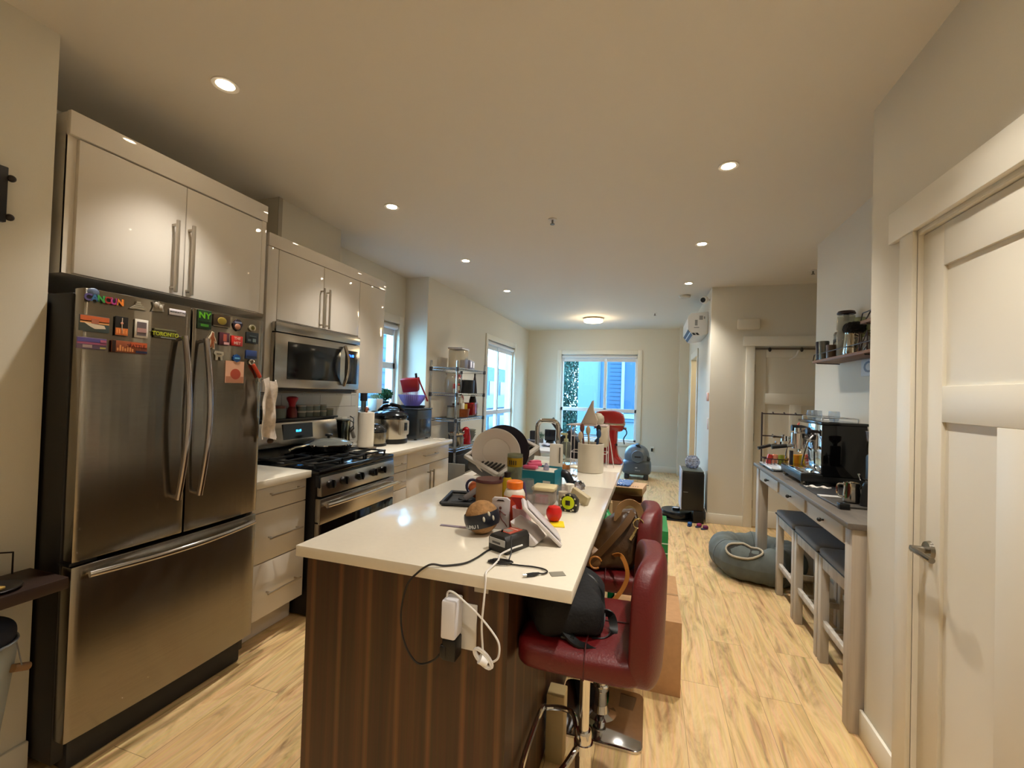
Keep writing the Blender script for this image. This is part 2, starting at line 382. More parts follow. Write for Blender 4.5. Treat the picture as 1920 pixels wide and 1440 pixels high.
def panel_door(n, w, h, th, loc, rot, handle_side=1, lever=True, panels=None):
    """craftsman door: one wide panel over two tall ones; local x across, y depth (front at y=0 facing -y), z up"""
    root = bpy.data.objects.new('door_%d' % n, None); COL.objects.link(root); root['kind'] = 'structure'; root.location = loc; root.rotation_euler = (0,0,rot)
    st = .115; z0, z1, z2, z3 = .18, 1.38, 1.50, 1.905
    b = B()
    b.box((0,.012,0),(w,th,h))
    b.box((0,0,0),(st,.013,h),.002); b.box((w-st,0,0),(w,.013,h),.002)
    b.box((st,0,0),(w-st,.013,z0),.002); b.box((st,0,z1),(w-st,.013,z2),.002); b.box((st,0,z3),(w-st,.013,h),.002)
    b.box((w/2-.055,0,z0),(w/2+.055,.013,z1),.002)
    b.obj('slab', DOORP, root)
    if lever:
        x = w-.065 if handle_side > 0 else .065; d = -1 if handle_side > 0 else 1
        k = B(); k.cyl((x,0,.94),(x,-.012,.94),.031,.028); k.cyl((x,-.01,.94),(x,-.055,.94),.011); k.tube([(x,-.05,.94),(x+d*.03,-.056,.942),(x+d*.11,-.05,.936)],.010,10)
        k.obj('lever_handle', mat('8d877c', .25, 1), root)
    return root
# door in the right wall, close to the camera (hung on the near side, lever at the far side)
d1 = panel_door(1, .83, 2.045, .04, (.925, 1.942, .005), -PI/2, handle_side=-1)
b = B(); b.box((.893,1.945,0),(.909,2.035,2.07),.003); b.box((.893,1.02,0),(.909,1.11,2.07),.003); b.box((.887,1.0,2.07),(.909,2.105,2.19),.003)
b.box((.909,1.942,0),(1.04,1.95,2.06)); b.box((.909,1.105,0),(1.04,1.112,2.06)); b.box((.909,1.105,2.053),(1.04,1.95,2.06))
struct('trim_3', b, TRIM)
# far door with its casing and three hinges
d2 = panel_door(2, .825, 2.03, .04, (1.118, 5.58, .01), 0, lever=False)
k = B()
for z in (.25, 1.0, 1.78): k.box((-.006,-.006,z-.045),(.006,.004,z+.045),.001)
k.obj('hinge', mat('8b7f66', .35, 1), d2)
b = B(); b.box((1.025,5.546,0),(1.115,5.564,2.04),.003); b.box((1.95,5.546,0),(2.04,5.564,2.04),.003); b.box((.995,5.54,2.04),(2.07,5.564,2.15),.003)
struct('trim_4', b, TRIM)
b = B(); b.box((.64,6.93,0),(.656,7.02,2.06),.003); b.box((.64,7.95,0),(.656,8.04,2.06),.003); b.box((.64,6.93,2.06),(.656,8.04,2.16),.003)
struct('trim_5', b, TRIM)

# ------------------------------------------------------------------ lights
def downlight(x, y, label):
    t = T('recessed_ceiling_light', label, 'ceiling light', (x, y, CEIL), group='recessed lights in the ceiling')
    B().lathe([(.052,-.001),(.052,-.006),(.036,-.004),(.033,0),(.033,-.0005)], cap=False).obj('trim_ring', mat('e8e4da', .4), t)
    B().lathe([(0,-.0045),(.033,-.0045),(.033,-.001),(0,-.001)], n=24).obj('lens', mat('ffe9c8', .5, emit=42), t)
    return t
LB = ['recessed light above the refrigerator, largest of the left row','recessed light in the left row, second from the camera','recessed light in the left row, third from the camera','recessed light in the left row, farthest from the camera',
      'recessed light above the camera side of the right row','recessed light behind the camera near the right door','recessed light behind the camera in the middle','recessed light in the right row, largest one visible','recessed light in the right row, middle one visible','recessed light in the right row, farthest, beside the round detector']
for (x, y), l in zip(DOWN, LB):
    downlight(x, y, l)
    lamp('SPOT', 'lamp', (x, y, CEIL-.02), energy=DOWN_W*(.85 if x < -1 else 1), color=WARM, spot_size=(1.38 if y < 2 else 1.60) if x < -1 and y < 3 else DOWN_ANG, spot_blend=1.0, shadow_soft_size=.03)
t = T('flush_ceiling_lamp', 'round drum ceiling lamp glowing over the dining end', 'ceiling light', (-.95, 7.5, CEIL))
B().lathe([(.17,-.001),(.17,-.025),(.155,-.025),(.155,-.001)], n=40).obj('rim', mat('8f887a', .3, 1), t)
B().lathe([(0,-.075),(.145,-.07),(.16,-.06),(.16,-.026),(0,-.026)], n=40).obj('diffuser', mat('ffe2ae', .5, emit=7), t)
lamp('POINT', 'lamp', (-.95, 7.5, CEIL-.16), energy=FLUSH_W, color=(1,.78,.5), shadow_soft_size=.12)
lamp('POINT', 'lamp', (1.6, 7.4, 2.3), energy=22, color=(1,.82,.5), shadow_soft_size=.1)

def sprinkler(x, y, label):
    t = T('sprinkler_head', label, 'sprinkler', (x, y, CEIL), group='ceiling sprinklers')
    B().lathe([(.032,0),(.030,-.006),(.012,-.008)], cap=True).obj('escutcheon', mat('ddd8cc', .4), t)
    b = B(); b.cyl((0,0,-.006),(0,0,-.035),.007); b.cyl((0,0,-.036),(0,0,-.040),.017); b.obj('nozzle', mat('77726a', .3, 1), t)
sprinkler(-.723, 3.17, 'small ceiling sprinkler in the middle of the kitchen ceiling')
sprinkler(.037, 7.153, 'small ceiling sprinkler near the far window')
sprinkler(1.5, 5.0, 'small ceiling sprinkler half hidden past the right wall edge')
t = T('smoke_detector', 'flat round off-white detector on the ceiling near the air conditioner', 'smoke detector', (.386, 5.953, CEIL))
B().lathe([(.07,0),(.07,-.02),(.055,-.035),(0,-.037)], n=32).obj('body', mat('c9c2b2', .5), t)
t = T('security_camera', 'small white camera with black lens high on the wall corner', 'security camera', (.656, 5.75, 2.62))
B().cyl((0,0,0),(-.035,-.01,0),.018,.016).obj('wall_mount', WHITE, t)
b = B(); b.sphere((0,0,0),.048); b.cyl((0,0,0),(-.020,-.044,-.008),.044,.038); b.obj('body', WHITE, t, (-.062,-.03,-.005))
B().cyl((-.020,-.044,-.008),(-.024,-.051,-.01),.029).obj('lens', BLACKG, t, (-.062,-.03,-.005))

# air conditioner
t = T('air_conditioner', 'white split air conditioner high on the right wall', 'air conditioner', (.655, 5.86, 2.2))
pr = [(0,.02),(-.10,0),(-.17,.0),(-.235,.09),(-.235,.23),(-.20,.285),(0,.30)]
B().prism(pr, 0, .80, 1, bev=.012).obj('body', mat('dcdcda', .35), t)
b = B()
for t0, t1 in ((.10,.42),(.56,.88)): b.prism([(-.17-.065*t0,.09*t0),(-.17-.065*t1,.09*t1),(-.17-.065*t1-.003,.09*t1-.002),(-.17-.065*t0-.003,.09*t0-.002)], .0, .77, 1)
for x0, x1 in ((-.165,-.135),(-.125,-.095)): b.prism([(x0,.012),(x0-.02,.040),(x1-.02,.040),(x1,.012)], -.0025, .0, 1)
b.obj('air_outlet', mat('22252a', .5), t)
b = B(); b.box((-.10,-.003,.20),(-.06,0,.25)); b.box((-.16,-.003,.10),(-.10,0,.11)); b.box((-.15,-.003,.13),(-.12,0,.20)); b.box((-.05,-.003,.21),(-.035,0,.24)); b.obj('side_markings', mat('8d9092', .5), t)
# white box above far door
one('door_chime', B().box((0,-.05,0),(.235,0,.125),.02), mat('d8d0be', .45), 'rounded white plastic box on the wall above the far door casing', 'door chime', (.925,5.563,2.225))
one('thermostat', B().box((-.02,0,0),(0,.10,.10),.006), mat('cfa79b', .4), 'small pinkish thermostat on the wall below the air conditioner', 'thermostat', (.655,5.62,1.40))
one('light_switch', B().box((-.008,0,0),(0,.09,.13),.003), mat('d9c6ba', .4), 'pale light switch plate under the thermostat', 'light switch', (.655,5.62,1.07))
t = T('over_door_rail', 'dark thin rail with black hooks across the top of the far door', 'hook rail', (1.12, 5.562, 2.0))
B().box((0,-.012,.0),(.8,-.002,.022)).obj('rail', mat('6b5d4e', .4), t)
for x in (.14,.45):
    b = B(); b.sphere((x,-.022,.0),.016,(1,1,1.6)); b.cyl((x,-.02,0),(x,-.002,.01),.006); b.obj('hook', BLACK, t)
B().tube([(.42,-.02,-.01),(.40,-.024,-.06),(.33,-.02,-.12)],.009).obj('white_hook', WHITE, t)
one('wall_outlet', B().box((0,-.006,0),(.07,0,.115),.003), TRIM, 'white wall outlet low under the far window side', 'outlet', (.02,8.847,.36))

# ================================================================== OUTSIDE
SID = mat('58686f', .8); SIDB = mat('29445a', .8)
t = T('neighbor_house', 'pale panel-clad house filling most of the far window view', 'building', (0, 14, -3))
B().box((-2.2,0,0),(4.5,4,9)).obj('wall', SID, t)
b = B(); b.box((-2.23,-.03,5.60),(4.5,0,5.64)); b.box((-1.55,-.03,0),(-1.50,0,9)); b.box((-1.55,-.05,3.62),(4.5,0,3.70)); b.obj('panel_joint', mat('42586a', .8), t)
b = B(); b.box((-1.48,-.03,3.9),(4.5,.01,5.55)); b.obj('siding', SIDB, t)
b = B()
for i in range(12): b.box((-1.2,-.05,4.02+i*.125),(-.82,-.03,4.04+i*.125))
b.obj('siding_line', mat('213e56', .8), t)
b = B(); b.box((-.86,-.07,3.7),(-.77,-.03,5.6)); b.box((-1.5,-.07,3.72),(4.5,-.03,3.86)); b.box((-1.5,-.06,5.52),(4.5,-.03,5.62)); b.obj('trim', mat('7d8b94', .7), t)
t = T('apartment_block', 'grey apartment block with balconies seen through the left window', 'building', (-12, 26, -6))
B().box((-6,0,0),(0,16,9.3)).obj('wall', mat('445868', .8), t)
b = B()
for k in range(6):
    for j in range(3): b.box((0,1+k*2.6,1.0+j*2.8),(.05,2.4+k*2.6,2.6+j*2.8))
b.obj('windows', mat('2b4152', .3), t)
b = B()
for j in range(3): b.box((0,.5,.6+j*2.8),(.9,14,.75+j*2.8)); b.box((.85,.5,.75+j*2.8),(.9,14,1.5+j*2.8))
b.obj('balconies', mat('61717e', .7), t)
t = T('side_house', 'pale house wall close outside the kitchen window', 'building', (-5.2, 4.5, -3))
B().box((-2,0,0),(0,5,5.9)).obj('wall', mat('5a6d7b', .8), t)
b = B()
for i in range(24): b.box((0,0,i*.25),(.012,5,i*.25+.015))
b.obj('siding_line', mat('42586a', .8), t)
struct('ground', B().box((-40,-5,-3.2),(30,60,-3.0)), mat('56646c', .9, noise=.2, scale=2))
def tree(x, y, z, h, r, n, label):
    t = T('tree', label, 'tree', (x, y, z))
    random.seed(int(abs(x*10+y)))
    b = B(); br = []
    b.tube([(0,0,0),(.05,0,h*.4),(0,.05,h)], .12, 8, rs=[.16,.11,.03])
    for i in range(26):
        a = random.random()*2*PI; z0 = h*(.3+.65*random.random()); L = r*(.5+.6*random.random())
        e = (math.cos(a)*L, math.sin(a)*L, z0+L*.7); br.append(e); b.tube([(0,0,z0),(e[0]*.5,e[1]*.5,z0+L*.3),e], .02, 5, rs=[.04,.025,.008])
    b.obj('trunk', mat('3a3b36', .9), t)
    v, f = [], []
    for i in range(n):
        e = random.choice(br); u_ = random.random()*1.1
        p = Vector((e[0]*u_, e[1]*u_, e[2]-(1-u_)*r*.35)) + Vector([random.gauss(0, r*.13) for _ in range(3)])
        q = Euler([random.random()*6 for _ in range(3)]).to_matrix(); s_ = .05+.05*random.random(); k = len(v)
        for c in ((-s_,0,0),(0,-s_*.5,0),(s_,0,0),(0,s_*.5,0)): v.append(p+q@Vector(c))
        f.append((k,k+1,k+2,k+3))
    me = bpy.data.meshes.new('foliage'); me.from_pydata([tuple(a) for a in v], [], f); me.materials.append(mat('24402f', .8))
    o = bpy.data.objects.new('foliage', me); COL.objects.link(o); o.parent = t
tree(-4.3, 22.0, -3, 6.2, 2.0, 14000, 'leafy tree beside the pale house outside the far window')
# ================================================================== KITCHEN, LEFT SIDE
def bar_handle(b, p0, p1, out, r=.006, post=.028, inset=.015):
    """square bar pull between p0 and p1 standing off in direction out"""
    p0, p1, o = Vector(p0), Vector(p1), Vector(out); d = (p1-p0).normalized()
    def bar(a, c, w):
        lo = [min(a[i], c[i])-w for i in range(3)]; hi = [max(a[i], c[i])+w for i in range(3)]; b.box(lo, hi, .0015)
    bar(p0+o*post, p1+o*post, r)
    for q in (p0+d*inset, p1-d*inset): bar(q+o*.002, q+o*post, r*.9)
    return b
HND = mat('b4ab9c', .3, .85)

SIZE[0] = .943
# refrigerator ------------------------------------------------------
fx, fy0, fy1 = -2.068, 1.107, 1.934
t = T('refrigerator', 'stainless french-door refrigerator with bottom freezer, covered in magnets', 'refrigerator', (fx, fy0, 0))
w = fy1-fy0
b = B(); b.box((-.62,.0,-.04),(-.075,w,1.775),.006); b.box((-.50,.05,-.087),(-.12,w-.05,-.03)); b.obj('cabinet_body', mat('141312', .5), t)
def door_slab(y0, y1, z0, z1):
    # front slightly bowed across its width like rolled steel
    def fn(y): return -.012*((y-w/2)/(w/2))**2
    n = 12; out = [(fn(y0+(y1-y0)*i/n), y0+(y1-y0)*i/n) for i in range(n+1)] + [(-.072, y1), (-.072, y0)]
    return B().prism(out, z0, z1, 2, bev=.005)
dl = door_slab(.003, .408, .737, 1.792).obj('door', STEEL, t); dr = door_slab(.416, w-.003, .737, 1.792).obj('door', STEEL, t)
fz = door_slab(.003, w-.003, .055, .720).obj('freezer_drawer', STEEL, t)
B().box((-.15,.04,-.085),(-.06,w-.03,.05),.01).obj('kick_grille', DARK, t)
B().box((-.09,.0,.722),(-.02,.09,.735),.002).obj('hinge', BLACK, t)
def bow_handle(par, y, side):
    pts = []
    for i in range(17):
        u_ = i/16; z = .905+.745*u_; x = .030+.045*math.sin(PI*u_); pts.append((x, y+side*.0*math.sin(PI*u_), z))
    b = B(); b.tube(pts, .013, 12)
    for z in (.915, 1.64): b.cyl((-.004,y,z),(.034,y,z),.010)
    b.obj('handle', mat('a5a0a2', .16, 1), par)
bow_handle(dl, .362, 1); bow_handle(dr, .462, -1)
b = B(); pts = [(.028+.05*math.sin(PI*i/20), .04+.735*i/20, .690) for i in range(21)]; b.tube(pts, .014, 12)
for y in (.06, .755): b.cyl((-.012,y,.69),(.034,y,.69),.011)
b.obj('handle', mat('b8b3ad', .16, 1), fz)

# magnets: (kind, y, z, w, h)
MAGX = -2.062
def mag(name, y, z, w_, h_, col, label, cat='magnet', shape=None, edge=None, tilt=0):
    yy = (y-fy0-w/2)/(w/2); xs = MAGX - .0035 - .012*yy*yy
    o = T(name, label, cat, (xs, y, z), group='magnets on the refrigerator doors')
    b = B()
    if shape is None: b.box((0,-w_/2,-h_/2),(.005,w_/2,h_/2),.0012)
    else: b.prism([(a*w_/2, c*h_/2) for a, c in shape], 0, .005, 0)
    b.obj('plate', mat(edge or col, .35), o)
    return o
def patch(o, y0, y1, z0, z1, col, name='picture', x=.0052, shape=None, rough=.3):
    b = B()
    if shape: b.prism(shape, x, x+.0009, 0)
    else: b.box((x,y0,z0),(x+.0009,y1,z1))
    return b.obj(name, mat(col, rough), o)
o = mag('letter_magnet', 1.168, 1.756, .125, .016, '2a2530', 'rainbow CANCUN letters magnet at top left of the refrigerator')
for i, (ch, col) in enumerate(zip('CANCUN', ('5a4f8a','3f6f9a','3f9a4a','a8332a','b8408a','e08030'))):
    text('letter', ch, .036, face_px(.0055, -.052+i*.0215, -.001), mat(col, .4), o, .002, .0012)
b = B(); b.sphere((.003,-.034,.022),.020,(.25,1,.8)); b.obj('flower', mat('5b6a86', .5, noise=.4, scale=90), o)
o = mag('pyramid_magnet', 1.289, 1.757, .063, .036, '8d8674', 'grey stepped pyramid magnet on the top row', shape=[(-1,-1),(1,-1),(.9,-.75),(.35,.1),(.2,.95),(-.2,.95),(-.3,.1),(-.9,-.75)])
for k in range(4): patch(o, -.022+.005*k, .022-.005*k, -.014+.008*k, -.011+.008*k, 'b8b19c', 'step')
o = mag('figurine_magnet', 1.365, 1.766, .050, .046, '857f74', 'grey sculpted figure magnet between the pyramid and white plate', shape=[(-1,-1),(1,-.8),(.8,0),(1,.7),(.4,.6),(.1,1),(-.3,.5),(-.9,.8),(-.7,0)])
b = B(); b.sphere((.006,-.008,.006),.010,(.5,1,1.3)); b.sphere((.006,.010,-.002),.008,(.5,1,1.5)); b.obj('relief', mat('a79f92', .5), o)
o = mag('name_plate_magnet', 1.448, 1.755, .071, .027, 'd8d4da', 'white street-sign magnet reading MANHATTAN'); text('lettering', 'MANHATTAN', .0115, face_px(.0052, .002, 0), mat('2a2a30', .5), o, .0004, .0003)
o = mag('picture_magnet', 1.143, 1.656, .098, .062, '4c5a5a', 'picture magnet of a white ship shape under an orange sunset sky')
patch(o, -.047, .047, .006, .029, 'd06a3c'); patch(o, -.047, .047, .000, .010, 'e0a468'); patch(o, 0,0,0,0,'d8c8b0', shape=[(-.036,.002),(.03,-.004),(.036,-.016),(.0,-.02),(-.016,-.012)], x=.0062); patch(o, -.012, .012, .0,.018,'b06a50', x=.0062)
o = mag('picture_magnet', 1.232, 1.660, .046, .078, '1a1614', 'tall black and orange tower magnet'); patch(o, -.022,.022,-.037,-.008,'d9793c'); patch(o, -.0015,.0015,-.03,.034,'c9b9a4', x=.0062); b = B(); b.sphere((.006,0,.012),.0052,(.3,1,1)); b.obj('tower_pod', mat('e09a80', .4), o)
for k in range(5): patch(o, -.019+.008*k,-.015+.008*k,-.03,-.016+.003*(k%2),'f0a060', x=.0062)
o = mag('framed_magnet', 1.304, 1.660, .051, .078, 'dcd6cc', 'white-framed picture magnet with pink scene'); patch(o, -.018,.018,-.030,.028,'6a5f62'); patch(o, -.018,.018,-.016,.002,'b08a86', x=.0062)
o = mag('letter_magnet', 1.400, 1.652, .095, .040, '4d4a34', 'dark green magnet with yellow TORONTO letters'); text('lettering', 'TORONTO', .024, face_px(.0052, .000, -.004), mat('a9b02a', .4), o, .0015, .0006, .92); patch(o, -.045,.045,.014,.018,'7c7a5c'); patch(o,-.02,.045,-.02,-.016,'8d9488')
o = mag('picture_magnet', 1.137, 1.579, .096, .044, '6c5a78', 'wide magnet with purple twilight skyline'); patch(o, -.047,.047,.004,.019,'5a4f8c'); patch(o, -.047,.047,-.004,.005,'94506e'); patch(o, -.03,.0,-.018,-.006,'a08a86'); patch(o, .026,.045,-.019,-.012,'a09a58'); patch(o, .026,.046,.006,.016,'a85f78', x=.0062)
o = mag('picture_magnet', 1.265, 1.577, .130, .048, '8a4a2e', 'wide brown and orange SEATTLE magnet'); patch(o, -.065,-.052,-.023,.023,'2a1814'); patch(o, .0,.063,.004,.021,'c05a34'); text('lettering','SEATTLE',.018,face_px(.0062,.022,.006),mat('5c1f18',.5),o,.0004,.0003)
for k in range(7): patch(o, -.048+.009*k,-.042+.009*k,-.018,-.006+.006*((k*5)%3),'d08a56')
patch(o, .02,.064,-.022,-.012,'2c2e48', x=.0062)
o = mag('picture_magnet', 1.576, 1.744, .068, .090, '1f3a1c', 'dark green magnet with bright green letters NY'); text('lettering','NY',.040,face_px(.0052,-.001,.018),mat('5ea81e',.4),o,.001,.0012,1.1); patch(o,-.02,.02,-.034,-.022,'3c7a20'); patch(o,-.033,.033,-.014,-.010,'12240f')
o = mag('picture_magnet', 1.667, 1.752, .090, .058, '3a2c1e', 'dark brown magnet with golden round emblem'); b = B(); b.sphere((.005,0,0),.019,(.2,1.3,1)); b.obj('emblem', mat('a08a3c',.35,.5), o); patch(o,-.045,.045,-.029,-.026,'7a6a50')
o = mag('crest_magnet', 1.759, 1.745, .058, .060, '2c2430', 'rounded dark and orange crest magnet', shape=[(-1,.2),(-.6,.6),(-.3,1),(.3,1),(.7,.6),(1,.2),(.8,-.2),(.5,-.8),(0,-1),(-.6,-.7),(-.9,-.2)]); b = B(); b.sphere((.005,-.002,-.008),.015,(.3,1.1,1)); b.obj('face', mat('b07a60',.5), o); patch(o,-.02,.02,.010,.018,'7d84a0')
o = mag('coin_magnet', 1.851, 1.744, .040, .036, 'a39a80', 'small round silver coin magnet at the door edge', shape=[(math.cos(a*PI/8),math.sin(a*PI/8)) for a in range(16)]); b = B(); b.cyl((.005,0,0),(.007,0,0),.011); b.obj('coin_face', mat('6c6636',.3,.6), o)
o = mag('creature_magnet', 1.619, 1.650, .046, .088, 'c9b89c', 'walking hairy ape cut-out magnet, brown with pale outline', shape=[(-.1,1),(.35,.9),(.4,.5),(.7,.2),(1,-.3),(.7,-.35),(.45,-.1),(.5,-.5),(.6,-1),(.1,-1),(.0,-.5),(-.2,-.9),(-.7,-1),(-.5,-.5),(-.45,0),(-.9,.1),(-.8,.3),(-.4,.6)])
patch(o,0,0,0,0,'8a4a28',shape=[(a*.019,c*.039) for a,c in [(-.1,1),(.3,.9),(.35,.5),(.65,.15),(.9,-.25),(.4,.0),(.4,-.5),(.5,-.95),(.15,-.95),(.0,-.4),(-.25,-.85),(-.6,-.95),(-.4,-.4),(-.35,.1),(-.7,.2),(-.3,.6)]])
o = mag('picture_magnet', 1.685, 1.664, .054, .064, '4a2430', 'maroon picture magnet with a red figure'); patch(o,-.008,.010,-.012,.024,'b05a48'); patch(o,-.004,.024,-.028,-.016,'d0a0a0')
o = mag('red_sign_magnet', 1.758, 1.662, .064, .052, 'c42a24', 'square red magnet with two rows of pale letters'); text('lettering','THE',.021,face_px(.0052,0,.012),mat('e8b8a8',.5),o,.0005,.0003); text('lettering','MET',.021,face_px(.0052,0,-.012),mat('e8b8a8',.5),o,.0005,.0003)
o = mag('picture_magnet', 1.854, 1.690, .074, .060, '20262a', 'dark night-scene magnet at the door edge'); patch(o,-.03,-.012,-.02,-.008,'5b6668'); patch(o,.0,.02,-.022,-.004,'6a7878'); patch(o,-.02,.022,.006,.012,'4c5758')
o = mag('animal_magnet', 1.658, 1.578, .050, .048, 'a8a08c', 'small beige four-legged animal magnet under the ape', shape=[(-1,.3),(-.8,.9),(.9,.8),(1,.2),(.7,-.2),(.8,-1),(.4,-1),(.3,-.3),(-.2,-.3),(-.3,-1),(-.7,-1),(-.7,-.1)]); patch(o,-.014,.012,.004,.010,'5c564a')
o = mag('picture_magnet', 1.852, 1.599, .066, .046, '2f4478', 'plain blue magnet with dark hills at the door edge'); patch(o,-.032,.032,-.022,-.008,'26324a')
o = mag('bottle_cap_magnet', 1.761, 1.572, .044, .042, '1f4f8c', 'round blue magnet holding the orange picture', shape=[((1 if a%2 else .88)*math.cos(a*PI/10),(1 if a%2 else .88)*math.sin(a*PI/10)) for a in range(20)]); patch(o,-.014,.014,-.004,.004,'6fb0d0')
o = T('fridge_picture', 'square pale picture of an orange fruit hung on the right door', 'picture', (-2.0685, 1.753, 1.500))
B().box((0,-.053,-.058),(.0015,.053,.056)).obj('sheet', mat('dba98a', .7), o); patch(o,-.05,.05,-.054,-.024,'b37a5c',x=.0016); b = B(); b.sphere((.0022,.004,-.012),.030,(.03,1,.95)); b.obj('fruit', mat('a8442a',.6), o)
# bottle opener holding a tea towel
o = T('bottle_opener', 'orange bottle opener with steel ring stuck on the right door', 'bottle opener', (-2.074, 1.885, 1.515))
b = B(); b.tube([(.008,-.026,.032),(.008,.010,-.016),(.008,.022,-.036)], .010, 10); b.obj('grip', mat('c8452a',.4), o)
b = B(); b.tube(arc((.008,-.034,.044), .013, 0, 2*PI*.95, 14, 'yz'), .004, 8, closed=True); b.tube(arc((.010,.028,-.052), .012, 0, 2*PI*.95, 14, 'yz'), .003, 8, closed=True); b.obj('steel_ring', CHROME, o)
def towel(u_, v_):
    z = -v_*.33; wd = .035+.03*v_; y = (u_-.5)*2*wd; return (.018*math.sin(u_*9+v_*2)+.006*math.sin(v_*13)-.01*v_, y+.02*v_+.006*math.sin(v_*8), z+.01*math.sin(u_*6))
o = T('tea_towel', 'white patterned tea towel hanging at the right edge of the refrigerator', 'towel', (-2.02, 1.925, 1.468))
B().grid(towel, 22, 22, .004).obj('cloth', mat('d3c8bc', .9, noise=.16, scale=55), o)
B().sphere((-.015,.040,-.345),.016,(.8,1.3,1)).obj('hook_end', mat('4a3420',.6), o)

SIZE[0] = 1.0
# cabinet above the refrigerator ----------------------------------------
t = T('fridge_top_cabinet', 'glossy white two-door cabinet above the refrigerator', 'cabinet', (-2.127, 1.071, 1.843))
b = B(); b.box((-.60,0,.0),(-.02,.897,.62)); b.box((-.03,.0,0),(-.018,.045,.53)); b.obj('body', CAB, t)
B().box((-.02,-.004,.528),(.004,.90,.62),.002).obj('top_rail', GLOSSW, t)
for y0, y1, hy in ((.028,.441,.385),(.445,.868,.458)):
    d = B().box((-.02,y0,.003),(.0,y1,.522),.002).obj('door', GLOSSW, t)
    bar_handle(B(), (0,hy,.015),(0,hy,.335),(1,0,0),.0065,.034).obj('handle', HND, d)
B().box((-.018,.869,0),(0,.897,.527),.001).obj('filler_strip', GLOSSW, t)
SIZE[0] = 1.078
# cabinet over the microwave ---------------------------------------------
t = T('wall_cabinet', 'white two-door wall cabinet above the microwave with side filler', 'cabinet', (-2.108, 1.969, 1.395))
b = B(); b.box((-.38,0,.425),(-.02,1.165,.92)); b.box((-.38,.845,0),(-.02,1.165,.43)); b.box((-.64,.845,.0),(-.38,1.165,.92)); b.obj('body', CAB, t)
B().box((-.02,-.0,.845),(.004,1.168,.92),.002).obj('top_rail', GLOSSW, t)
for y0, y1, hy in ((.078,.455,.432),(.459,.835,.485)):
    d = B().box((-.02,y0,.43),(.0,y1,.842),.002).obj('door', GLOSSW, t)
    bar_handle(B(), (0,hy,.435),(0,hy,.690),(1,0,0),.0055,.03).obj('handle', HND, d)
B().box((-.02,.84,.0),(.0,1.165,.842),.002).obj('end_panel', GLOSSW, t); B().box((-.02,.0,.0),(-.0,.074,.842),.002).obj('filler_strip', GLOSSW, t)
b = B(); b.box((-.38,0,.0),(-.02,.02,.43)); b.obj('side_panel', CAB, t)
# microwave ---------------------------------------------------------------
t = T('microwave', 'stainless over-the-range microwave with black window', 'microwave', (-2.07, 2.008, 1.40))
b = B(); b.box((-.36,.008,.005),(-.035,.780,.405),.004); b.obj('body', mat('151413', .5), t)
b = B(); b.box((-.035,.0,.02),(.0,.775,.345),.006); b.box((-.035,.0,.350),(.0,.775,.408),.006); b.obj('front', STEELH, t)
B().box((-.002,.092,.075),(.003,.560,.300),.004).obj('door_window', mat('0c0d0e', .12), t)
B().box((-.001,.615,.06),(.003,.745,.300),.004).obj('control_panel', mat('0b0c0f', .15), t)
text('clock', '11:10', .026, face_px(.0032, .672, .262), mat('2f6bff', .5, emit=6), t, .0002)
b = B(); b.tube([(.012+.035*math.sin(PI*i/12), .590, .045+.28*i/12) for i in range(13)], .012, 10); b.obj('handle', mat('b0aba3', .18, 1), t)
B().box((-.33,.02,-.012),(-.05,.76,.005),.003).obj('underside', mat('5b5448', .6), t)

# range ----------------------------------------------------------------------
t = T('gas_range', 'stainless gas range with black cooktop and oven door', 'range', (-1.80, 2.094, 0))
b = B(); b.box((-.60,.004,.115),(-.03,.765,.93)); b.obj('body', mat('0d0d0e', .4), t)
b = B(); b.box((-.60,.0,.925),(-.0,.769,.955),.008); b.obj('cooktop', mat('0a0b0d', .12), t)
b = B(); b.prism([(-.03,.86),(.0,.85),(-.004,.925),(-.03,.925)], .0, .769, 1, bev=.003); b.obj('cooktop_edge', mat('10141a', .2), t)
b = B(); b.prism([(-.03,.80),(.012,.80),(.002,.912),(-.03,.912)], .01, .765, 1, bev=.004); b.obj('control_panel', STEELH, t)
for y in (.085,.205,.360,.510,.615):
    k = B(); k.cyl((.006,y,.862),(.030,y,.866),.027,.023,24); k.box((.028,y-.005,.842),(.040,y+.005,.888),.003); k.obj('knob', mat('08080a', .25), t)
b = B(); b.box((-.03,.004,.64),(.010,.765,.79),.006); b.box((-.03,.004,.28),(.004,.765,.66),.006); b.obj('oven_door', STEELH, t)
B().box((.002,.015,.285),(.012,.755,.640),.003).obj('oven_glass', mat('050505', .08), t)
k = B()
for i in range(9): k.box((.009,.12+i*.062,.783),(.0115,.165+i*.062,.786))
k.obj('vent_slots', BLACK, t)
b = B(); b.tube([(.045+.010*math.sin(PI*i/14), .02+.73*i/14, .752) for i in range(15)], .013, 12)
for y in (.04,.73): b.cyl((.005,y,.752),(.046,y,.752),.010)
b.obj('handle', mat('c4bfb8', .18, 1), t)
B().box((-.03,.006,.125),(.006,.763,.27),.005).obj('bottom_drawer', mat('101010', .3), t)
b = B(); b.prism([(-.60,.955),(-.495,.965),(-.53,1.02),(-.60,1.02)], .0, .769, 1); b.box((-.60,.0,.955),(-.54,.769,1.20),.004); b.obj('backguard_housing', mat('0c0c0c', .35), t)
B().prism([(-.56,1.035),(-.495,1.035),(-.520,1.19),(-.56,1.19)], .01, .765, 1, bev=.003).obj('backguard', STEELH, t)
Mx = Matrix(((0,math.sin(-.16),math.cos(-.16),-.506),(1,0,0,.35),(0,math.cos(-.16),-math.sin(-.16),1.115),(0,0,0,1)))
B().prism([(-.5155+.0,1.178),(-.5045,1.075),(-.500,1.075),(-.511,1.178)], .235, .500, 1).obj('display', mat('141618', .15), t)
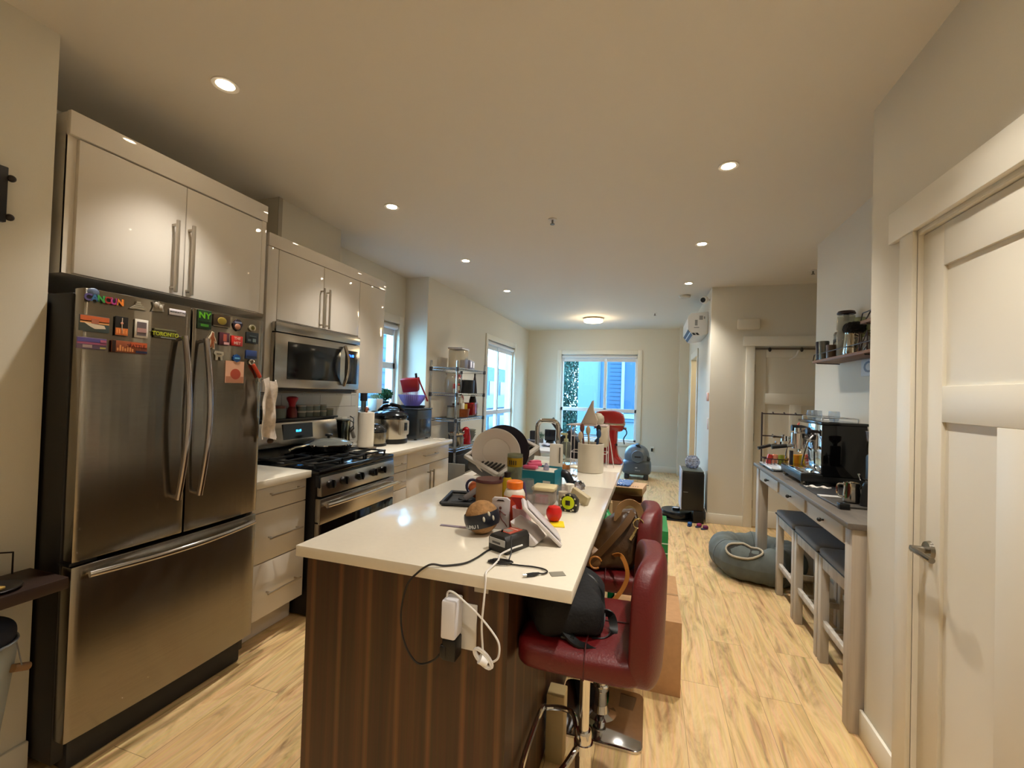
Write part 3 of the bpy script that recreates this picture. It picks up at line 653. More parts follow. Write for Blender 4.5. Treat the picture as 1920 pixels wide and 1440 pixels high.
text('clock', '11:10', .022, face_px(-.5035, .365, 1.128), mat('2b9bff', .5, emit=8), t, .0003)
GR = mat('0b0b0b', .5)
for gy in (.03,.275,.52):
    k = B()
    for y in (gy, gy+.22): k.box((-.53,y,.972),(-.06,y+.012,.984),.002)
    for x in (-.53,-.30,-.072): k.box((x,gy,.972),(x+.012,gy+.232,.984),.002)
    for x in (-.42,-.18): k.box((x-.005,gy+.02,.970),(x+.005,gy+.21,.986),.002)
    for x in (-.525,-.072):
        for y in (gy+.005, gy+.225): k.box((x,y-.005,.953),(x+.010,y+.005,.974))
    k.obj('grate', GR, t)
for x, y in ((-.42,.14),(-.18,.14),(-.30,.385),(-.42,.63),(-.18,.63)):
    k = B(); k.cyl((x,y,.953),(x,y,.963),.045,.04,24); k.cyl((x,y,.963),(x,y,.969),.03,.028,24); k.obj('burner', mat('8a8a86', .3, 1), t)

# frying pan with a glass lid on the rear burners
t = T('frying_pan', 'black frying pan with long steel handle under a glass lid', 'pan', (-2.17, 2.60, .986))
B().lathe([(.0,0),(.125,0),(.15,.012),(.165,.045),(.160,.046),(.145,.016),(.12,.005),(0,.005)], n=48).obj('pan_body', mat('0d0d0d', .25), t)
b = B(); b.tube([(.01,-.158,.030),(.015,-.19,.046),(.03,-.225,.062),(.045,-.36,.060),(.048,-.40,.050)], .009, 10, rs=[.007,.008,.009,.0095,.0085]); b.obj('handle', mat('b8b2a2', .2, 1), t)
t = T('pan_lid', 'domed glass lid with steel rim on the frying pan', 'lid', (-2.17, 2.60, 1.033))
B().lathe([(.163,0),(.150,.012),(.11,.028),(.06,.038),(.0,.040)], n=48, cap=False).obj('glass_dome', glass('c9cec6', .22), t)
B().lathe([(.158,-.001),(.166,-.001),(.166,.005),(.158,.005)], n=48, cap=False).obj('rim', CHROME, t)
b = B(); b.cyl((0,0,.038),(0,0,.055),.010); b.lathe([(.0,.055),(.022,.055),(.026,.065),(.018,.072),(0,.072)]); b.obj('knob', mat('111111', .3), t)

# base cabinet between the refrigerator and the range --------------------------
t = T('base_cabinet', 'narrow white drawer cabinet between the refrigerator and the range', 'cabinet', (-1.90, 1.722, 0))
b = B(); b.box((-.55,0,.235),(-.0,.362,.913)); b.box((-.52,0,.106),(-.07,.362,.24)); b.obj('body', CAB, t)
for z0, z1, zh in ((.785,.905,.870),(.525,.780,.645),(.240,.520,.362)):
    d = B().box((0,.0,z0),(.02,.359,z1),.002).obj('drawer', CAB, t)
    bar_handle(B(), (.02,.093,zh),(.02,.310,zh),(1,0,0),.0045,.03).obj('handle', HND, d)
one('countertop', B().box((-.63,0,0),(.0,.375,.04),.003), QUARTZ, 'short pale quartz countertop between the refrigerator and the range', 'countertop', (-1.853,1.716,.913))

# base cabinet right of the range -----------------------------------------------
t = T('base_cabinet', 'white base cabinet with drawers and doors right of the range', 'cabinet', (-1.90, 2.868, 0))
b = B(); b.box((-.56,0,.235),(-.0,1.10,.913)); b.box((-.52,0,.106),(-.07,1.10,.24)); b.obj('body', CAB, t)
for y0, y1, z0, z1, hh in ((.004,.318,.778,.905,(.08,.25,.842)),(.322,1.096,.778,.905,(.57,.82,.858)),(.004,.318,.640,.773,(.08,.25,.700))):
    d = B().box((0,y0,z0),(.02,y1,z1),.002).obj('drawer', CAB, t)
    bar_handle(B(), (.02,hh[0],hh[2]),(.02,hh[1],hh[2]),(1,0,0),.0045,.03).obj('handle', HND, d)
B().box((0,.004,.240),(.02,.318,.635),.002).obj('drawer', CAB, t)
for y0, y1, hy in ((.322,.707,.675),(.711,1.096,.742)):
    d = B().box((0,y0,.240),(.02,y1,.773),.002).obj('door', CAB, t)
    bar_handle(B(), (.02,hy,.47),(.02,hy,.715),(1,0,0),.0055,.03).obj('handle', mat('8f8879', .3, .9), d)
one('countertop', B().prism([(.0,0),(.0,1.12),(-.695,1.12),(-.695,0)], 0, .04, 2, bev=.002), QUARTZ, 'pale quartz countertop carrying the cookers right of the range', 'countertop', (-1.853,2.868,.913))

# spice shelf and jars on the backguard
one('spice_shelf', B().box((-.06,0,0),(.06,.765,.014),.003), mat('12100f', .4), 'black ledge shelf on top of the range backguard', 'shelf', (-2.37,2.10,1.201))
def spice(y, z, r, h, fill, lid, label, x=-2.36, lidh=.012):
    o = T('spice_jar', label, 'jar', (x, y, z), group='jars on the ledge over the range')
    B().lathe([(0,0),(r,0),(r,h),(r*.9,h)], n=20).obj('glass_body', glass('b9c2b8', .35), o)
    B().lathe([(0,.003),(r*.9,.003),(r*.9,h*.7),(0,h*.7)], n=16).obj('contents', mat(fill, .8), o)
    B().lathe([(0,h),(r*1.05,h),(r*1.05,h+lidh),(0,h+lidh)], n=20).obj('lid', mat(lid, .35), o)
    return o
spice(2.245,1.216,.040,.062,'3b4a40','9fa39c','wide jar with grey-green contents at the left of the ledge', lidh=.02)
spice(2.345,1.216,.040,.066,'2f3a30','6d3a34','wide jar with a reddish lid left of the red figure', lidh=.018)
o = T('salt_pig', 'red flower-topped kitchen figure standing on the ledge over the range', 'figurine', (-2.36, 2.452, 1.216))
B().lathe([(0,0),(.035,0),(.032,.05),(.02,.075),(0,.08)], n=20).obj('base', mat('6e1a16', .4), o)
B().lathe([(.018,.075),(.024,.10),(.038,.128),(.036,.14),(.024,.146),(0,.148)], n=10).obj('bloom', mat('b40e1c', .3), o)
for i, (y, fill, lid) in enumerate(((2.535,'7a5a40','b9b3a4'),(2.605,'6b6a52','bdb6a6'),(2.675,'5a5a44','c4bead'),(2.745,'6e6248','9d9784'))):
    for k in (0, 1):
        n_ = ('first','second','third','fourth')[i]
        spice(y, 1.216+k*.043, .031, .032, fill, lid, '%s small round spice tin stack from the red figure, %s tin' % (n_, ('lower','upper')[k]), lidh=.010)
spice(2.822,1.216,.030,.044,'8a8468','8f8a74','last small jar at the right end of the ledge')
# kettle-like steel and glass canister, charger cable
t = T('electric_kettle', 'tall dark glass kettle with steel side beside the range', 'kettle', (-2.37, 2.965, .955))
B().box((-.055,-.045,0),(.055,.045,.215),.02).obj('glass_body', mat('20251a', .1, .0, coat=.5), t)
B().box((.02,.012,.01),(.062,.052,.212),.008).obj('steel_side', mat('a9a892', .2, 1), t)
B().box((-.06,-.085,.02),(-.02,-.045,.20),.01).obj('handle', BLACK, t)
B().box((-.06,-.05,.214),(.06,.05,.224),.004).obj('lid', mat('7b7d72', .3, .8), t)
t = T('wall_plug', 'pale plug with a looped black cable at the tile edge', 'plug', (-2.470, 3.14, 1.13))
B().box((0,-.035,-.055),(.006,.035,.055),.002).obj('cover_plate', TRIM, t)
b = B(); b.tube([(.01,-.02,.0),(.05,-.0,.03),(.07,.03,.01),(.06,.05,-.05),(.04,.02,-.08),(.06,-.02,-.05),(.08,.02,-.02),(.05,.06,.04),(.02,.05,.06)],.005,8); b.obj('cable', BLACK, t)
B().box((.02,.01,-.16),(.045,.035,-.06),.004,RX(.5)).obj('plug_body', mat('8a8379', .5), t)
# paper towel
t = T('paper_towel_roll', 'white paper towel roll on a dark upright holder', 'paper towel', (-2.15, 3.00, .955))
B().lathe([(0,0),(.085,0),(.085,.010),(.06,.014),(0,.014)], n=36).obj('holder_base', mat('6b5e4c', .4), t)
B().lathe([(.018,.016),(.062,.016),(.062,.285),(.018,.285)], n=36).obj('roll', mat('e6dcca', .9, bump=.1, scale=120), t)
b = B(); b.cyl((0,0,.01),(0,0,.31),.008); b.sphere((0,0,.312),.019); b.obj('finial', mat('8a5c4a', .3, .6), t)
# rice cooker
t = T('rice_cooker', 'small steel rice cooker with domed lid behind the paper towels', 'rice cooker', (-2.20, 3.195, .955))
B().lathe([(0,0),(.092,0),(.095,.02),(.095,.115),(.085,.118)], n=36).obj('body', mat('a79c86', .25, 1), t)
B().lathe([(.0,.0),(.097,.0),(.097,.022),(.09,.024)], n=36).obj('base_ring', BLACK, t)
B().lathe([(.097,.112),(.099,.128),(.085,.158),(.05,.180),(0,.188)], n=36).obj('lid', mat('3c3d3e', .08, .7), t)
b = B(); b.tube([(-.04,-.05,.176),(.0,-.06,.196),(.04,-.05,.18)], .009, 8); b.obj('lid_handle', CHROME, t)
# pressure cooker
t = T('pressure_cooker', 'steel pressure cooker with black domed lid and front control panel', 'pressure cooker', (-2.215, 3.45, .955))
B().lathe([(0,0),(.150,0),(.152,.035),(.150,.04)], n=44).obj('base', mat('171310', .45), t)
B().lathe([(.147,.036),(.149,.04),(.149,.215),(.14,.215)], n=44).obj('body', mat('b3aa9a', .22, 1), t)
B().lathe([(.150,.212),(.158,.222),(.158,.245),(.145,.262),(.10,.285),(.04,.296),(0,.298)], n=44).obj('lid', mat('0c0f14', .16), t)
b = B(); b.tube([(-.09,-.06,.275),(-.05,-.04,.325),(.0,0,.340),(.05,.04,.325),(.09,.06,.275)], .016, 10); b.obj('lid_handle', mat('0c1016', .14), t)
k = B(); k.box((.135,-.055,.075),(.170,.055,.205),.014,RZ(-.15)); k.obj('control_panel', mat('b8b0a0', .3, .6), t)
B().box((.168,-.018,.115),(.172,.022,.185),.002,RZ(-.15)).obj('screen', mat('22252a', .2), t)
# bread machine / dark box appliance with colander on top
t = T('bread_machine', 'boxy black countertop appliance at the end of the counter', 'appliance', (-2.22, 3.82, .955))
B().box((-.19,-.145,.012),(.145,.145,.285),.012).obj('housing', mat('24282b', .28), t)
B().box((-.19,-.148,.285),(.148,.148,.300),.006).obj('lid', mat('3a3f42', .25), t)
B().box((.140,-.10,.05),(.149,.10,.20),.004).obj('front_panel', mat('141618', .2), t)
for x in (-.15,.11):
    for y in (-.11,.11): B().cyl((x,y,0),(x,y,.014),.014).obj('foot', BLACK, t)
one('coiled_cord', B().tube([(0,0,.006),(.05,.03,.006),(.10,.06,.006),(.11,.02,.006),(.07,-.01,.006)],.004,8), mat('d8d2c6', .5), 'short pale cord end on the counter edge before the black appliance', 'cord', (-2.0,3.86,.955))
one('baking_tray', B().lathe([(0,0),(.12,0),(.135,.02),(.130,.02),(.116,.005),(0,.005)], n=36), mat('16181b', .35), 'black round tray on top of the black appliance', 'tray', (-2.24,3.85,1.256))
t = T('colander', 'translucent lilac plastic colander on the black tray', 'colander', (-2.25, 3.87, 1.262))
B().lathe([(.05,.0),(.07,.01),(.115,.07),(.135,.115),(.14,.118),(.13,.112),(.11,.072),(.066,.014),(.048,.006)], n=40, cap=False).obj('bowl', glass('cfc8ea', .30), t)
b = B()
for i in range(40):
    a = 2*PI*i/40; b.tube([(.070*math.cos(a),.070*math.sin(a),.012),(.116*math.cos(a),.116*math.sin(a),.072),(.136*math.cos(a),.136*math.sin(a),.115)],.0016,5)
b.obj('ribs', mat('9a86b8', .5), t)
t = T('salad_basket', 'red square-topped plastic basket leaning in the colander', 'basket', (-2.26, 3.90, 1.285), rot=(.2,-.1,.3))
B().prism([(-.075,.13),(.075,.13),(.09,.265),(-.09,.265)], -.05, .05, 1, bev=.012).obj('red_top', mat('8c0c12', .35), t)
b = B()
for i in range(13):
    x = -.07+i*.0117; b.tube([(x*.6,-.04,0),(x,-.048,.135)],.0022,5); b.tube([(x*.6,.04,0),(x,.048,.135)],.0022,5)
b.tube([(-.045,-.04,0),(.045,-.04,0),(.045,.04,0),(-.045,.04,0)],.003,6,closed=True)
b.obj('basket_ribs', mat('a8485c', .4), t)
B().tube([(.085,0,.27),(.10,0,.20),(.13,0,.10),(.15,0,.02)],.008,8).obj('red_handle', mat('8c0c12', .35), t)
B().box((.055,-.012,.24),(.075,.012,.31),.004).obj('dark_clip', BLACK, t)
SIZE[0] = 1.0
# things on the sill
t = T('pepper_mill', 'black and steel pepper mill on the kitchen window sill', 'pepper mill', (-2.70, 3.715, 1.2))
B().lathe([(0,0),(.032,0),(.032,.02),(.026,.022),(.026,.105),(.0,.105)], n=24).obj('steel_body', mat('7c8a90', .12, 1), t)
B().lathe([(0,.105),(.034,.105),(.034,.20),(.030,.21),(0,.212)], n=24).obj('black_cap', mat('15121a', .3), t)
t = T('herb_pot', 'white square planter with herbs on the kitchen window sill', 'plant', (-2.70, 3.91, 1.2))
B().prism([(-.05,0),(.05,0),(.058,.125),(-.058,.125)], -.055, .055, 0, bev=.008).obj('planter', mat('d9d9cf', .5), t)
t2 = T('leafy_plant', 'bushy dark green plant in a small dark pot on the sill', 'plant', (-2.69, 4.06, 1.2))
B().lathe([(0,0),(.035,0),(.048,.10),(.045,.10),(0,.09)], n=20).obj('dark_pot', mat('242730', .5), t2)
def leaves(root, n, c, r, s0, m, seed, sq=1.0, name='foliage'):
    random.seed(seed); v, f = [], []
    for i in range(n):
        d = Vector([random.gauss(0,1) for _ in range(3)]).normalized()*(r*random.random()**.5); p = Vector(c)+Vector((d.x,d.y,d.z*sq))
        q = Euler([random.random()*6 for _ in range(3)]).to_matrix(); s_ = s0*(.6+.8*random.random()); k = len(v)
        for a in ((-s_,0,0),(-s_*.2,-s_*.45,.15*s_),(s_,0,0),(-s_*.2,s_*.45,.15*s_)): v.append(tuple(p+q@Vector(a)))
        f.append((k,k+1,k+2,k+3))
    me = bpy.data.meshes.new(name); me.from_pydata(v, [], f); me.materials.append(m)
    o = bpy.data.objects.new(name, me); COL.objects.link(o); o.parent = root; return o
leaves(t2, 900, (0,0,.17), .085, .014, mat('1f5a34', .5), 3, .75)
leaves(t, 250, (0,-.01,.145), .055, .008, mat('7c8f6a', .6), 5, .5, 'herbs')
# ================================================================== WIRE RACK
CHR = mat('b9bcbe', .15, 1)
RX0, RX1, RY0, RY1 = -2.43, -2.10, 4.58, 5.44
t = T('wire_shelving_rack', 'chrome wire shelving rack crowded with pantry things against the left wall', 'shelving rack', (0,0,0))
for x, y in ((RX0,RY0),(RX1,RY0),(RX0,RY1),(RX1,RY1)):
    b = B(); b.cyl((x,y,0),(x,y,1.775),.0125)
    for i in range(30): b.lathe([(.0125,0),(.0138,.002),(.0125,.004)], (x,y,.06+i*.057), n=12, cap=False)
    b.obj('post', CHR, t)
    B().cyl((x,y,0),(x,y,.02),.016).obj('foot', RUBBER, t)
SHZ = (.12,.43,.765,1.105,1.40,1.695)
for z in SHZ:
    b = B()
    for dz in (0,-.028): b.tube([(RX0,RY0,z+dz),(RX1,RY0,z+dz),(RX1,RY1,z+dz),(RX0,RY1,z+dz)],.004,6,closed=True)
    for i in range(19):
        y = RY0+(RY1-RY0)*(i+.5)/19; b.tube([(RX0,y,z+.003),(RX1,y,z+.003)],.002,4)
    for x in (-2.32,-2.21): b.tube([(x,RY0,z-.002),(x,RY1,z-.002)],.003,5)
    for i in range(14):
        y0 = RY0+(RY1-RY0)*i/14; y1 = RY0+(RY1-RY0)*(i+.5)/14; y2 = RY0+(RY1-RY0)*(i+1)/14
        for x in (RX1,RX0): b.tube([(x,y0,z-.028),(x,y1,z),(x,y2,z-.028)],.002,4)
    b.obj('shelf', CHR, t)
    b = B()
    for x, y in ((RX0,RY0),(RX1,RY0),(RX0,RY1),(RX1,RY1)): b.lathe([(.013,-.04),(.019,-.036),(.017,.006),(.013,.008)], (x,y,z), n=14)
    b.obj('collars', mat('2b2c2e', .5), t)
def on(z): return z+.005
# top shelf
t = T('cereal_container', 'tall clear lidded food container on top of the wire rack', 'container', (-2.27, 4.98, on(1.695)))
B().box((-.09,-.11,0),(.09,.11,.235),.015).obj('clear_body', glass('ddd6c8', .16), t)
b = B(); b.box((-.095,-.115,.235),(.095,.115,.252),.006); b.obj('lid', mat('d8d4d0', .3), t)
B().box((-.096,-.116,.247),(.096,.116,.255),.004).obj('lid_seal', mat('5f566e', .4), t)
for k, (y, c, h) in enumerate(((5.15,'b9bfd8',.125),(5.235,'c6c9dd',.115))):
    t = T('pasta_container', ('left' if k == 0 else 'right')+' of two narrow clear containers with white label on the rack top', 'container', (-2.24, y, on(1.695)))
    B().box((-.07,-.038,0),(.07,.038,h),.010).obj('clear_body', glass('cfd2e2', .3), t)
    B().box((-.02,-.025,.005),(.02,.025,h-.03),.004).obj('contents', mat('b98e62' if k == 0 else 'b9a7a0', .7), t)
    B().box((.0705,-.02,.03),(.072,.02,h-.02)).obj('paper_label', mat('dfe0ec', .6), t)
    B().cyl((.0,0,h),(.0,0,h+.014),.02).obj('stopper', mat('3d4060', .4), t)
t = T('lid_stack', 'flat grey lid lying at the far end of the rack top', 'lid', (-2.25, 5.36, on(1.695)))
B().lathe([(0,0),(.07,0),(.075,.006),(.05,.014),(0,.016)]).obj('disc', mat('8e8f88', .4), t)
# second shelf
t = T('snack_bag', 'large clear plastic bag of red and white packets on the second shelf', 'bag', (-2.26, 4.83, on(1.40)))
b = B(); b.lathe([(.0,0),(.10,.0),(.115,.08),(.11,.15),(.085,.20),(.10,.235),(.09,.24)], n=14, cap=False, M=Matrix.Diagonal((.9,1.1,1,1))); b.obj('clear_film', glass('ddd6c8', .10, .1), t)
b = B(); b.box((.02,-.06,.0),(.06,-.01,.11),.006); b.box((.0,.02,.0),(.04,.09,.03),.006); b.box((.02,.02,.09),(.05,.08,.115),.004); b.obj('red_packets', mat('c22a1e', .5), t)
b = B(); b.box((.03,-.07,.0),(.075,-.005,.05),.006); b.box((.01,.02,.03),(.05,.085,.085),.006); b.obj('white_packets', mat('ddd6c6', .5), t)
b = B(); b.box((-.02,.07,.17),(.05,.12,.225),.012); b.obj('red_spout', mat('b5231c', .4), t)
t = T('saucepan', 'black cooking pot on the second rack shelf', 'pot', (-2.24, 5.16, on(1.40)))
B().lathe([(0,0),(.105,0),(.11,.01),(.11,.165),(.104,.165),(.104,.012),(0,.01)], n=40).obj('pot_body', mat('17202a', .3), t)
b = B(); b.tube([(-.02,-.11,.15),(-.02,-.14,.15),(.02,-.14,.15),(.02,-.11,.15)],.006,8); b.obj('side_handle', BLACK, t)
t = T('folded_umbrella', 'slim dark closed umbrella propped upright on the second rack shelf', 'umbrella', (-2.19, 5.335, on(1.40)))
B().lathe([(0,0),(.035,0),(.025,.12),(.010,.22),(.012,.25),(0,.26)], n=10).obj('canopy', mat('20181c', .6), t)
t = T('small_plates', 'pair of pale plates at the far end of the second rack shelf', 'plates', (-2.20, 5.36, on(1.40)))
B().lathe([(0,0),(.05,0),(.085,.018),(.083,.02),(.048,.004),(0,.004)], n=32).obj('plate', mat('c9c6be', .25), t)
t.location = (-2.29, 5.35, on(1.40))
# third shelf
for y, label, r_, h_ in ((4.78,'clear storage jar with dark lid, near end of the third rack shelf',.052,.125),(4.905,'clear storage jar with dark lid behind the first jar, third shelf',.045,.15)):
    t = T('storage_jar', label, 'jar', (-2.25, y, on(1.105)))
    B().lathe([(0,0),(r_,0),(r_,h_),(r_*.85,h_+.005)], n=24).obj('glass_body', glass('c9c6b6', .3), t)
    B().lathe([(0,h_),(r_,h_),(r_,h_+.018),(0,h_+.02)], n=24).obj('lid', mat('30241e', .4), t)
t = T('wicker_basket', 'copper-brown basket holding packets on the third rack shelf', 'basket', (-2.22, 5.03, on(1.105)))
B().lathe([(.0,0),(.085,0),(.10,.10),(.095,.10),(.08,.006),(0,.006)], n=24, M=Matrix.Diagonal((.95,.85,1,1))).obj('bowl', mat('8a4a22', .4, .3, noise=.2), t)
b = B(); b.box((.0,-.05,.02),(.03,.0,.17),.003); b.box((-.03,-.05,.02),(-.01,.03,.24),.003); b.obj('white_packet', mat('d9d4c2', .6), t)
b = B(); b.cyl((.02,.045,.02),(.02,.045,.16),.026); b.obj('yellow_packet', mat('c9a020', .5), t)
t = T('sauce_bottle', 'tall bottle with red cap and pale label on the third rack shelf', 'bottle', (-2.27, 5.13, on(1.105)))
B().lathe([(0,0),(.026,0),(.026,.18),(.018,.205),(.018,.21),(0,.21)], n=20).obj('bottle_body', mat('d0bfa0', .3), t)
B().lathe([(.0,.21),(.020,.21),(.016,.27),(0,.272)], n=20).obj('cap', mat('b5281c', .4), t)
t = T('toaster', 'red toaster with steel end on the third rack shelf', 'toaster', (-2.24, 5.245, on(1.105)))
B().box((-.13,-.085,.01),(.115,.055,.175),.025).obj('housing', RED, t)
B().box((-.125,.055,.012),(.11,.082,.168),.02).obj('steel_end', mat('b7b7b4', .2, 1), t)
B().cyl((.06,.082,.06),(.06,.095,.06),.02).obj('dial', BLACK, t)
t = T('black_appliance', 'black rounded kitchen appliance with silver ring at the far end of the third shelf', 'appliance', (-2.23, 5.385, on(1.105)))
B().lathe([(0,0),(.06,0),(.055,.10),(.048,.20),(.03,.27),(0,.275)], n=24).obj('body', mat('0e0e10', .3), t)
B().tube(arc((.052,0,.13),.045,0,2*PI,24,'yz'),.008,8,closed=True).obj('silver_ring', mat('9c9ca0', .2, 1), t)
# fourth shelf
t = T('metal_canister', 'ribbed steel pot on the fourth rack shelf', 'pot', (-2.20, 4.86, on(.765)))
B().lathe([(0,0),(.08,0),(.08,.11),(.083,.115),(.076,.12),(0,.12)], n=28).obj('pot_body', mat('8c9296', .2, 1), t)
t = T('saute_pan', 'shiny steel pan stacked on the ribbed steel pot', 'pan', (-2.21, 4.86, on(.885)))
B().lathe([(0,0),(.075,0),(.105,.04),(.10,.04),(.07,.006),(0,.006)], n=28).obj('pan_body', CHROME, t)
b = B(); b.tube([(.06,-.08,.035),(.10,-.14,.06),(.11,-.17,.065)],.007,8); b.obj('handle', CHROME, t)
t = T('glass_blender_jug', 'clear grey mixing jug standing behind the steel pots', 'jug', (-2.33, 5.02, on(.765)))
B().lathe([(0,0),(.05,0),(.065,.20),(.07,.27),(.066,.27),(.045,.01),(0,.01)], n=24).obj('jug_body', glass('9aa6b4', .4), t)
t = T('red_kettle', 'red stovetop kettle with white handle on the fourth rack shelf', 'kettle', (-2.19, 5.10, on(.765)))
B().lathe([(0,0),(.062,0),(.058,.10),(.048,.15),(.045,.19),(.02,.21),(0,.215)], n=28).obj('kettle_body', mat('a0131c', .25), t)
B().tube(arc((0,-.058,.12),.045,PI*.5,PI*1.5,10,'yz'),.006,8).obj('handle', WHITE, t)
t = T('mixing_bowls', 'stacked clear glass mixing bowls at the far end of the fourth shelf', 'bowls', (-2.27, 5.325, on(.765)))
for k in range(3): B().lathe([(.04,.0+k*.03),(.07,.02+k*.03),(.115,.10+k*.03),(.112,.10+k*.03),(.066,.022+k*.03),(.036,.004+k*.03)], n=32).obj('bowl', glass('cfd0c8', .3), t)
# fifth and sixth shelves
one('black_case', B().box((-.13,-.32,0),(.13,.32,.24),.015), mat('0b0b0c', .6), 'large black case filling the fifth rack shelf', 'case', (-2.265,5.08,on(.43)))
t = T('red_cookware', 'flat red casserole dish on the bottom rack shelf', 'casserole', (-2.23, 5.10, on(.12)))
B().lathe([(0,0),(.11,0),(.13,.07),(.12,.075),(.0,.095)], n=32).obj('dish', mat('8e1410', .3), t)
B().cyl((0,0,.09),(0,0,.12),.02).obj('lid_knob', BLACK, t)
one('storage_box', B().box((-.12,-.09,0),(.12,.09,.17),.01), mat('6b6659', .6), 'olive grey box at the near end of the bottom rack shelf', 'box', (-2.26,4.86,on(.12)))
one('tall_board', B().box((-.01,-.16,0),(.01,.16,.62),.006), mat('77746a', .6), 'grey-green flat board leaning between the counter end and the rack', 'board', (-2.10,4.52,.0), rz=PI/2)
# ================================================================== ISLAND
SIZE[0] = 1.078
WAL = wood('2c180c', '4a2c16', .42, (2.2, 2.2, .35), '35200f', name='walnut')
def walnut():
    M = bpy.data.materials.new('walnut_veneer'); M.use_nodes = True; t, b = nodes(M); L = t.links.new
    g = t.nodes.new('ShaderNodeTexCoord'); s = t.nodes.new('ShaderNodeSeparateXYZ'); L(g.outputs['Object'], s.inputs[0])
    c = t.nodes.new('ShaderNodeCombineXYZ'); ad = t.nodes.new('ShaderNodeMath'); ad.operation = 'ADD'; L(s.outputs['X'], ad.inputs[0]); L(s.outputs['Y'], ad.inputs[1])
    L(ad.outputs[0], c.inputs['X']); L(s.outputs['Z'], c.inputs['Z'])
    mp = t.nodes.new('ShaderNodeMapping'); mp.inputs['Scale'].default_value = (26, 1, .5); L(c.outputs[0], mp.inputs[0])
    n = t.nodes.new('ShaderNodeTexNoise'); n.inputs['Scale'].default_value = 1; n.inputs['Detail'].default_value = 5; n.inputs['Distortion'].default_value = .3; L(mp.outputs[0], n.inputs['Vector'])
    r = ramp(t, [(.25,'301c0d'),(.45,'3c2411'),(.62,'472b15'),(.78,'5c3b20')]); L(n.outputs['Fac'], r.inputs[0])
    mp2 = t.nodes.new('ShaderNodeMapping'); mp2.inputs['Scale'].default_value = (220, 1, 3); L(c.outputs[0], mp2.inputs[0])
    n2 = t.nodes.new('ShaderNodeTexNoise'); n2.inputs['Scale'].default_value = 1; n2.inputs['Detail'].default_value = 2; L(mp2.outputs[0], n2.inputs['Vector'])
    w = t.nodes.new('ShaderNodeTexWave'); w.bands_direction = 'X'; w.inputs['Scale'].default_value = 3.1; w.inputs['Distortion'].default_value = .35; w.inputs['Detail Scale'].default_value = .4; L(c.outputs[0], w.inputs[0])
    wr = t.nodes.new('ShaderNodeValToRGB'); wr.color_ramp.elements[0].position = .90; wr.color_ramp.elements[1].position = 1.0; wr.color_ramp.elements[1].color = (.35,.35,.35,1); L(w.outputs['Fac'], wr.inputs[0])
    m1 = t.nodes.new('ShaderNodeMix'); m1.data_type = 'RGBA'; m1.inputs[7].default_value = hexc('8a5f36'); L(wr.outputs[0], m1.inputs[0]); L(r.outputs[0], m1.inputs[6])
    m2 = t.nodes.new('ShaderNodeMix'); m2.data_type = 'RGBA'; m2.blend_type = 'SOFT_LIGHT'; m2.inputs[0].default_value = .5; L(m1.outputs[2], m2.inputs[6]); L(n2.outputs['Color'], m2.inputs[7])
    L(m2.outputs[2], b.inputs['Base Color']); b.inputs['Roughness'].default_value = .4
    return M
WALN = walnut()
Z0 = .953
t = T('kitchen_island', 'kitchen island with dark walnut-striped end panel', 'island', (0, 0, 0))
b = B(); b.box((-1.0,1.127,.1045),(-.345,1.150,.914)); b.box((-1.0,1.150,.1045),(-.985,3.28,.914)); b.box((-.360,1.150,.1045),(-.345,3.28,.914)); b.box((-.985,3.26,.1045),(-.360,3.28,.914)); b.obj('body', WALN, t)
one('island_worktop', (lambda b: (b.box((-1.023,1.099,-.033),(-.173,2.36,0),.002), b.box((-1.023,2.86,-.033),(-.173,3.313,0),.002), b.box((-1.023,2.355,-.033),(-.96,2.865,0)), b.box((-.66,2.355,-.033),(-.173,2.865,0)))[0])(B()), QUARTZ, 'long glossy pale quartz island top strewn with clutter', 'countertop', (0,0,Z0))
t = T('island_sink', 'steel sink sunk in the island under the dish rack', 'sink', (0, 0, 0))
B().box((-.96,2.36,.74),(-.66,2.86,.745)).obj('bottom', STEEL, t)
b = B(); b.box((-.965,2.355,.74),(-.96,2.865,.92)); b.box((-.66,2.355,.74),(-.655,2.865,.92)); b.box((-.96,2.355,.74),(-.66,2.36,.92)); b.box((-.96,2.86,.74),(-.66,2.865,.92)); b.obj('basin_walls', STEEL, t)
t = T('kitchen_faucet', 'tall squared chrome gooseneck faucet on the island', 'faucet', (-.585, 2.93, Z0))
b = B(); b.cyl((0,0,0),(0,0,.035),.030,.024,24); b.obj('base', CHROME, t)
pts = [(0,0,.03),(0,0,.20)] + [(0,0,.235)] + arc((-.045,0,.255), .045, 0, PI/2, 8) + arc((-.10,0,.255), .045, PI/2, PI, 8) + [(-.145,0,.23),(-.145,0,.13)]
b = B(); b.tube(pts, .0155, 14); b.cyl((-.145,0,.13),(-.145,0,.10),.018,.017); b.obj('spout', CHROME, t)
b = B(); b.tube([(.02,0,.035),(.06,-.02,.05)],.007,8); b.obj('lever', CHROME, t)
